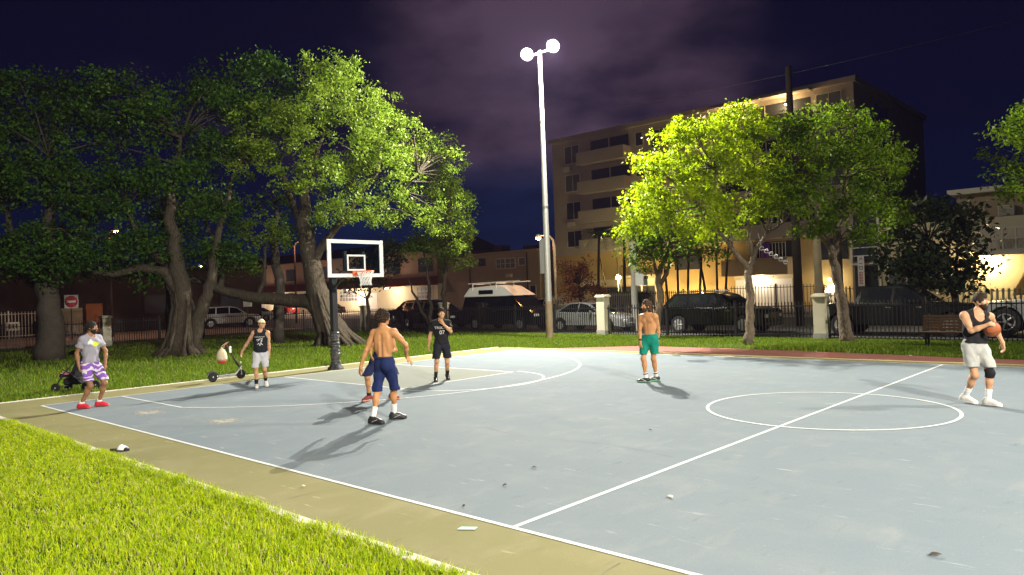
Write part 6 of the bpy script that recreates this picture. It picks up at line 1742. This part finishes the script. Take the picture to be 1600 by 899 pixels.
    if cp_:
        g = Fld(hd - .26, hd + .26, .0075); g.ell(Hh(0, -.012, .034), (.089 * H, .106 * H, .102 * H), AH); g.cut(Hh(0, 0, .042), -uh - fh * .1); o = clothe('cap', g, cp_)
        q = MB(); n = 10; v = []
        for i in range(n + 1):
            a = -PI / 2 + PI * i / n
            for rr, zz in ((.088, .046), (.155 if abs(a) < 1 else .11, .034)): v.append(tuple(Hh(.082 * math.sin(a) * (1 if rr < .1 else 1.0), .02 + rr * math.cos(a), zz)))
        q.add(v, [(2 * i, 2 * i + 1, 2 * i + 3, 2 * i + 2) for i in range(n)]); br = q.build('brim', cp_, o, True, True); md = br.modifiers.new('s', 'SOLIDIFY'); md.thickness = .008
    for x in P.get('wrist', ()):
        a, e, w = arm[x]; u = N3(w - e); q = MB(); q.tube([tuple(w - u * .045), tuple(w - u * .005)], .033 * H, 14); q.build('wristband', M['rubber'], t, True, True)
    for x in P.get('kneeband', ()):
        a, k, n = leg[x]; g = core.part(k - .2, k + .2); g.over(.009); m_ = Fld.__new__(Fld); m_.__dict__.update(g.__dict__); m_.d = np.full(g.n, .5, np.float32); m_.cone(k + (a - k) * .3, k, .088, .085); m_.cone(k, k + (n - k) * .3, .085, .08); g.d = np.maximum(g.d, m_.d); g.cut(k + (a - k) * .16, a - k); g.cut(k + (n - k) * .18, n - k); clothe('knee_sleeve', g, M['rubber_cloth'])
    return t, dict(arm=arm, leg=leg, hand=hl)

V3 = lambda *a: np.array(a, float)
M['rubber_cloth'] = mat('black knit', (.012, .012, .014), .85, .2)
def cloth_mat(name, c, n=None): return mat(name, c, .85, .15, n=n, bump=(140, .25, .004))
hair_d = mat('dark brown hair', (.018, .010, .006), .7, .2, n=(60, .5, (.03, .018, .01)), bump=(90, .8, .01))
hair_b = mat('brown hair', (.038, .020, .010), .7, .2, n=(50, .5, (.065, .036, .018)), bump=(90, .8, .01))
hair_k = mat('black hair', (.012, .010, .009), .7, .2, bump=(90, .8, .01))
sk_tan = skin('tanned skin', (.44, .215, .09), (.36, .16, .065)); sk_mid = skin('warm skin', (.46, .25, .13), (.39, .19, .095)); sk_brown = skin('brown skin', (.25, .125, .065), (.20, .095, .05)); sk_fair = skin('fair skin', (.46, .255, .145), (.39, .20, .105))
lip = mat('lips', (.30, .11, .09), .5, .4)
white_sock = cloth_mat('white sock', (.68, .68, .66)); black_sock = cloth_mat('black sock', (.015, .015, .016))
shoe_blk = mat('black shoe', (.014, .014, .016), .5, .4); shoe_wht = mat('white shoe', (.62, .60, .56), .55, .4, n=(14, .4, (.5, .47, .43))); shoe_red = mat('red shoe', (.52, .02, .035), .5, .4); sole_wht = mat('white sole', (.6, .58, .55), .6, .3)
grey_mk = mat('grey trim', (.3, .3, .3), .6)

def ellipse_mesh(rx, ry, n=26, k=5, wob=.0, seed=0):
    r = random.Random(seed); ph = r.uniform(0, 6); v = [(0, 0, 0)]; f = []
    for j in range(1, k + 1):
        for i in range(n):
            a = 2 * PI * i / n; w = 1 + wob * math.sin(3 * a + ph) + wob * .6 * math.sin(5 * a + 2 * ph); v.append((rx * j / k * w * math.cos(a), ry * j / k * w * math.sin(a), 0))
    for i in range(n): f.append((0, 1 + i, 1 + (i + 1) % n))
    for j in range(k - 1):
        for i in range(n): a = 1 + j * n; f.append((a + i, a + n + i, a + n + (i + 1) % n, a + (i + 1) % n))
    me = bpy.data.meshes.new('print'); me.from_pydata(v, [], f); return me
def strokes(lines_, w=.012):
    """jagged graphic made of short flat strokes"""
    v, f = [], []
    for x0, y0, x1, y1 in lines_:
        d = Vector((x1 - x0, y1 - y0)); n = max(2, int(d.length / .02)); p = Vector((-d.y, d.x)).normalized() * w / 2
        for i in range(n):
            a = Vector((x0, y0)) + d * i / n; c = Vector((x0, y0)) + d * (i + 1) / n; b = len(v)
            v += [(a.x - p.x, a.y - p.y, 0), (c.x - p.x, c.y - p.y, 0), (c.x + p.x, c.y + p.y, 0), (a.x + p.x, a.y + p.y, 0)]; f.append((b, b + 1, b + 2, b + 3))
    me = bpy.data.meshes.new('print'); me.from_pydata(v, [], f); return me
print_white = cloth_mat('white shirt print', (.55, .55, .53)); print_lime = cloth_mat('lime shirt print', (.50, .62, .05))

# player at the far left
purple = cloth_mat('purple shorts', (.20, .10, .36)); 
nt = purple.node_tree
person('player in grey tee, purple shorts and red shoes at the left corner of the court', (1.30, .42, .004), dict(
    H=1.73, pelvis=(.12, .02, .88), neck=(.15, .0, 1.455), chest=-30, hips=-32, face=0, nod=.05, head=(.185, .0, 1.60), broad=1.0,
    wrR=(-.01, -.16, .86), elR=V3(-.16, -.12, 1.1), wrL=(.36, .12, .87), elL=V3(.36, .25, 1.1), hdR=(.15, -.05, -1), pnR=(.6, .4, 0), hdL=(.1, -.1, -1), pnL=(-.6, .0, 0), cuR=.7, cuL=.7, thR=-1, thL=1,
    anR=(-.035, -.08, .095), anL=(.19, .16, .095), toeR=-6, toeL=2, kneeangR=-15, kneeangL=-10,
    skin=sk_brown, lip=lip, brow=hair_k, hair=dict(m=hair_k, th=.016, curl=(.004, 130), lumps=((0, -.11, -.02, .045), (0, -.12, .03, .04)), low=-.06), beard=hair_k,
    shorts=dict(m=purple, hem=.55, flare=.116), top=dict(m=cloth_mat('grey violet tee', (.25, .24, .29)), hem=.03, sleeve=.58, loose=.026,
        decals=[('chest_print', ellipse_mesh(.075, .045, wob=.16, seed=3), .03, .40, print_lime), ('chest_print', ellipse_mesh(.05, .05, wob=.2, seed=5), -.07, .44, print_white)]),
    sock=dict(m=white_sock, h=.14), shoe=dict(m=shoe_red, sole=shoe_red)))
# bands of the purple shorts
def band_shorts():
    N = nt.nodes; L = nt.links; b = N['Principled BSDF']; tc = N.new('ShaderNodeTexCoord')
    wv = N.new('ShaderNodeTexWave'); wv.wave_type = 'BANDS'; wv.bands_direction = 'Z'; wv.inputs['Scale'].default_value = 3.1; wv.inputs['Distortion'].default_value = 11; wv.inputs['Detail'].default_value = 2; wv.inputs['Detail Scale'].default_value = 1.6
    L.new(tc.outputs['Object'], wv.inputs[0]); r = N.new('ShaderNodeValToRGB'); r.color_ramp.elements[0].position = .62; r.color_ramp.elements[1].position = .74
    r.color_ramp.elements[0].color = (.19, .085, .36, 1); r.color_ramp.elements[1].color = (.55, .50, .58, 1); L.new(wv.outputs[0], r.inputs[0]); L.new(r.outputs[0], b.inputs['Base Color'])
band_shorts()

# player in the cream cap
person('player in cream cap, black sleeveless shirt and grey shorts walking near the scooter', (1.46, 4.1, .004), dict(
    H=1.60, pelvis=(.045, .0, .815), neck=(.06, -.02, 1.335), chest=-82, hips=-75, face=-48, head=(.095, -.03, 1.475), broad=1.05, bulk=.95,
    wrR=(-.40, -.02, .83), elR=V3(-.32, .1, 1.02), wrL=(.225, .05, .72), elL=V3(.33, .12, .95), hdR=(-.25, -.1, -.9), pnR=(.7, 0, -.2), hdL=(-.1, -.05, -1), pnL=(-.8, -.2, 0), cuR=.4, cuL=.6, thR=-1, thL=1,
    anR=(-.005, -.22, .09), anL=(.085, .16, .13), toeR=-70, toeL=-60, pitL=.35, kneeangR=-80, kneeangL=-75,
    skin=sk_fair, lip=lip, brow=hair_b, hair=dict(m=hair_b, th=.007), cap=cloth_mat('cream cap cloth', (.62, .54, .36)),
    shorts=dict(m=cloth_mat('light grey shorts', (.40, .40, .43)), hem=.475, flare=.100), top=dict(m=cloth_mat('black sleeveless shirt', (.012, .014, .018)), hem=.0, sleeve=-1, loose=.032,
        decals=[('chest_lettering', strokes([(-.11 + .025 * i, .0, -.095 + .025 * i, .006 * (-1) ** i) for i in range(9)], .014), 0, .37, print_white),
                ('chest_print', strokes([(-.08, .05, .02, .07), (-.02, .07, .07, .08), (.06, .08, .01, -.05), (.02, .03, .06, .02), (-.05, .02, -.01, .05), (-.06, -.06, -.02, -.03), (.0, -.08, .05, -.04), (.03, -.02, .07, -.07), (-.02, -.02, .0, -.09)], .011), 0, .25, print_white)]),
    sock=dict(m=black_sock, h=.33), shoe=dict(m=shoe_wht, sole=sole_wht)))

# bare-chested player seen from behind
person('bare-backed player with curly hair and navy shorts walking away in the middle of the court', (8.0, 2.7, .004), dict(
    H=1.79, pelvis=(.055, .0, .955), neck=(.05, .03, 1.515), chest=72, hips=58, face=48, head=(.045, .07, 1.665), broad=1.12, bulk=.88,
    wrL=(-.355, -.02, .84), elL=V3(-.34, -.06, 1.13), wrR=(.405, .05, 1.035), elR=V3(.36, -.02, 1.2), hdL=(-.22, 0, -.95), pnL=(.6, .4, -.2), hdR=(.6, .1, -.75), pnR=(-.5, .2, -.5), cuL=.55, cuR=.4, thL=1, thR=-1,
    anL=(-.125, -.20, .095), anR=(.15, .20, .10), toeL=-20, toeR=8, kneeangL=35, kneeangR=25,
    skin=sk_tan, lip=lip, brow=hair_d, hair=dict(m=hair_d, th=.024, curl=(.010, 120), lumps=((0, -.03, .10, .06), (.04, .02, .095, .05), (-.04, .0, .095, .05), (0, -.09, .03, .06), (0, -.1, -.02, .045)), low=-.075),
    shorts=dict(m=cloth_mat('navy shorts', (.012, .020, .075)), hem=.50, flare=.102, split=False, top=.085, band=cloth_mat('navy waistband', (.015, .022, .06))),
    sock=dict(m=white_sock, h=.42), shoe=dict(m=shoe_blk, sole=shoe_blk, hi=.02, tick=grey_mk)))

# defender hidden behind him
person('crouching player mostly hidden behind the bare-backed player, only feet and cheek showing', (5.88, 4.26, .004), dict(
    H=1.76, pelvis=(.03, .02, .84), neck=(.09, -.08, 1.33), chest=-80, hips=-85, face=-70, head=(.115, -.15, 1.485),
    wrR=(-.12, -.28, .95), elR=V3(-.2, .1, 1.0), wrL=(.24, -.2, .95), elL=V3(.32, .1, 1.0), hdR=(.2, -.3, -.9), pnR=(.5, .3, 0), hdL=(-.2, -.3, -.9), pnL=(-.5, .3, 0), cuR=.5, cuL=.5, thR=-1, thL=1,
    anR=(-.215, -.06, .095), anL=(.215, .06, .095), toeR=-120, toeL=-35, kneeangR=-110, kneeangL=-50,
    skin=sk_tan, lip=lip, brow=hair_d, hair=dict(m=hair_d, th=.012),
    shorts=dict(m=cloth_mat('dark blue shorts', (.012, .016, .05)), hem=.50), sock=dict(m=black_sock, h=.2), shoe=dict(m=mat('dark red shoe', (.16, .03, .03), .5), sole=mat('salmon sole', (.55, .25, .18), .6))))

# player in the black tee with his hand at his mouth
def words_mesh(s, size):
    me = text_mesh(s, size, 0.); bm = bmesh.new(); bm.from_mesh(me); bmesh.ops.triangulate(bm, faces=bm.faces[:]); bmesh.ops.subdivide_edges(bm, edges=[e for e in bm.edges if e.calc_length() > .03], cuts=1); bm.to_mesh(me); bm.free()
    return me
def flipx(me):
    for v in me.vertices: v.co.x = -v.co.x
    return me
person('player in black tee with white lettering and black shorts holding a hand to his mouth', (4.6, 7.0, .004), dict(
    H=1.70, pelvis=(.03, .0, .87), neck=(.03, -.02, 1.425), chest=-84, hips=-80, face=-78, head=(.055, -.035, 1.57), broad=1.1, bulk=.96,
    wrR=(-.275, -.02, .83), elR=V3(-.33, .1, 1.03), wrL=(.105, -.24, 1.335), elL=V3(.34, -.22, 1.05), hdR=(.02, -.1, -1), pnR=(.8, .1, 0), hdL=(-.4, .35, .8), pnL=(-.2, .8, -.3), cuR=.6, cuL=.6, thR=-1, thL=1,
    anR=(-.125, -.12, .095), anL=(.125, .16, .13), toeR=-84, toeL=-75, pitL=.3, kneeangR=-85, kneeangL=-80,
    skin=sk_mid, lip=lip, brow=hair_d, hair=dict(m=hair_d, th=.009, curl=(.0035, 170), lumps=((0, .04, .095, .05), (0, -.02, .10, .055), (.03, .05, .085, .035)), low=-.03),
    shorts=dict(m=cloth_mat('black shorts', (.012, .013, .02)), hem=.535, flare=.115), top=dict(m=cloth_mat('black tee', (.012, .012, .013)), hem=.0, sleeve=.62, loose=.03,
        decals=[('chest_lettering', words_mesh('TRUCKS', .085), .0, .38, print_white), ('chest_number', words_mesh('07', .13), .02, .27, print_white)]),
    sock=dict(m=black_sock, h=.40), shoe=dict(m=shoe_blk, sole=shoe_blk)))

# bearded player in green shorts
person('bare-chested bearded player in green shorts standing by the far side of the court', (9.05, 8.95, .004), dict(
    H=1.74, pelvis=(.045, .0, .94), neck=(.02, -.02, 1.47), chest=-128, hips=-115, face=-158, head=(-.015, -.04, 1.615), broad=1.06,
    wrR=(-.185, -.12, .88), elR=V3(-.26, .05, 1.12), wrL=(.235, .06, .89), elL=V3(.34, .12, 1.12), hdR=(.0, -.1, -1), pnR=(.4, .4, 0), hdL=(-.05, -.1, -1), pnL=(-.6, -.1, 0), cuR=.7, cuL=.7, thR=-1, thL=1,
    anR=(-.075, -.06, .095), anL=(.175, .12, .095), toeR=172, toeL=-166, kneeangR=-140, kneeangL=-130,
    skin=sk_tan, lip=lip, brow=hair_b, hair=dict(m=hair_b, th=.020, curl=(.007, 100), lumps=((0, -.08, -.06, .062), (.05, -.05, -.08, .05), (-.05, -.05, -.08, .05), (0, .0, .10, .055)), long=-.14), beard=hair_b, wrist='LR',
    shorts=dict(m=cloth_mat('green shorts', (.006, .17, .12)), hem=.60, flare=.112, top=.085), sock=dict(m=white_sock, h=.30, stripe=black_sock), shoe=dict(m=shoe_blk, sole=mat('green sole', (.12, .32, .16), .5), tick=mat('pale stripe', (.45, .5, .45), .6))))

# player with the ball
grey_sh = cloth_mat('pale grey shorts', (.36, .36, .34), n=(6, .3, (.30, .30, .28)))
person('bearded player in black tank top and pale shorts holding the basketball at the right', (15.1, 8.85, .004), dict(
    H=1.76, pelvis=(.01, .0, .92), neck=(.05, -.03, 1.465), chest=-98, hips=-92, face=-58, head=(.095, -.05, 1.61), broad=1.14, bulk=.98, nod=-.02,
    wrR=(.035, -.33, 1.275), elR=V3(-.25, -.10, 1.12), wrL=(.435, -.02, .955), elL=V3(.42, .12, 1.15), hdR=(.75, .1, -.12), pnR=(.2, .75, -.5), hdL=(.02, -.1, -1), pnL=(-.7, .0, 0), cuR=.45, cuL=.45, thR=1, thL=1,
    anR=(-.085, .14, .12), anL=(.08, -.16, .095), toeR=-62, toeL=-58, pitR=.15, kneeangR=-85, kneeangL=-85,
    skin=sk_fair, lip=lip, brow=hair_d, hair=dict(m=hair_d, th=.013, lumps=((0, .03, .10, .05), (0, -.02, .10, .05), (0, .06, .085, .035)), curl=(.003, 160), low=-.02), beard=hair_d, kneeband='L',
    shorts=dict(m=grey_sh, hem=.60, flare=.115), top=dict(m=cloth_mat('black tank top', (.014, .014, .016)), hem=.05, sleeve=-1, loose=.028, collar=.02),
    sock=dict(m=white_sock, h=.42), shoe=dict(m=shoe_wht, sole=sole_wht, hi=.025)))

def ball():
    c = Vector(loc((15.1, 8.85), .135, 1.195, -.235)); R = .121
    t = thing('basketball', 'orange basketball held against the chest of the player at the right', 'basketball', c)
    bm = bmesh.new(); bmesh.ops.create_uvsphere(bm, u_segments=32, v_segments=20, radius=R); me = bpy.data.meshes.new('ball'); bm.to_mesh(me); bm.free()
    link('ball', me, mat('orange pebbled leather', (.30, .085, .026), .6, .3, n=(14, .3, (.23, .06, .018)), bump=(220, .5, .003)), t, True)
    q = MB(); n = 40
    for A in (Matrix.Rotation(.5, 3, 'X'), Matrix.Rotation(PI / 2 + .3, 3, 'X'), Matrix.Rotation(PI / 2, 3, 'Y') @ Matrix.Rotation(.4, 3, 'X')):
        q.tube([tuple(A @ Vector((R * 1.0 * math.cos(2 * PI * i / n), R * 1.0 * math.sin(2 * PI * i / n), 0))) for i in range(n + 1)], .003, 5, False)
    q.build('seams', M['rubber'], t, True)
ball()
# ------------------------------------------------------------------ lights of the town beyond the left fence
def town_lamp(x, y, h, label, pw, col=(1, .5, .22)):
    t = thing('street_lamp', label, 'street lamp', (x, y, 0), 0, 'orange street lamps behind the trees')
    q = MB(); q.tube([(x, y, 0), (x, y, h - .3), (x + .2, y, h), (x + 1.0, y, h + .1)], [.09, .07, .05, .04], 8); q.build('post', M['iron_brown'], t, smooth=True)
    q = MB(); q.lathe((x + 1.2, y, h + .0), [(.05, .16), (.15, .1), (.17, 0), (.13, -.02)], 12); hd = q.build('lamp_head', M['housing'], t, smooth=True)
    q = MB(); q.lathe((x + 1.2, y, h - .1), [(.02, -.05), (.1, -.02), (.13, .04), (.12, .078)], 12); q.build('lens', M['orangelit'], hd, smooth=True)
    lamp('street_light', 'POINT', (x + 1.2, y, h - .25), pw, col, .12)
town_lamp(-35.5, 13.5, 7.0, 'orange street lamp on the side street hidden by the dark left tree', 450)
town_lamp(-40.0, 30.0, 7.0, 'orange street lamp on the side street behind the gnarled fig', 300, (1, .58, .36))
town_lamp(-60.0, 44.0, 7.5, 'orange street lamp in front of the pink house row', 600, (1, .66, .46))
town_lamp(-90.0, 44.0, 7.5, 'orange street lamp far along the pink house row', 500, (1, .62, .42))

def haze():
    q = MB(); q.box(-125, 60, -45, 90, -1.2, 45)
    m = bpy.data.materials.new('night haze'); m.use_nodes = True; nt = m.node_tree
    nt.nodes.remove(nt.nodes['Principled BSDF']); v = nt.nodes.new('ShaderNodeVolumePrincipled')
    v.inputs['Color'].default_value = (.62, .50, .98, 1); v.inputs['Density'].default_value = HAZE; v.inputs['Anisotropy'].default_value = .0
    nt.links.new(v.outputs[0], nt.nodes['Material Output'].inputs['Volume'])
    o = q.build('haze', m); tag(o, kind='stuff')
HAZE = .00013
haze()
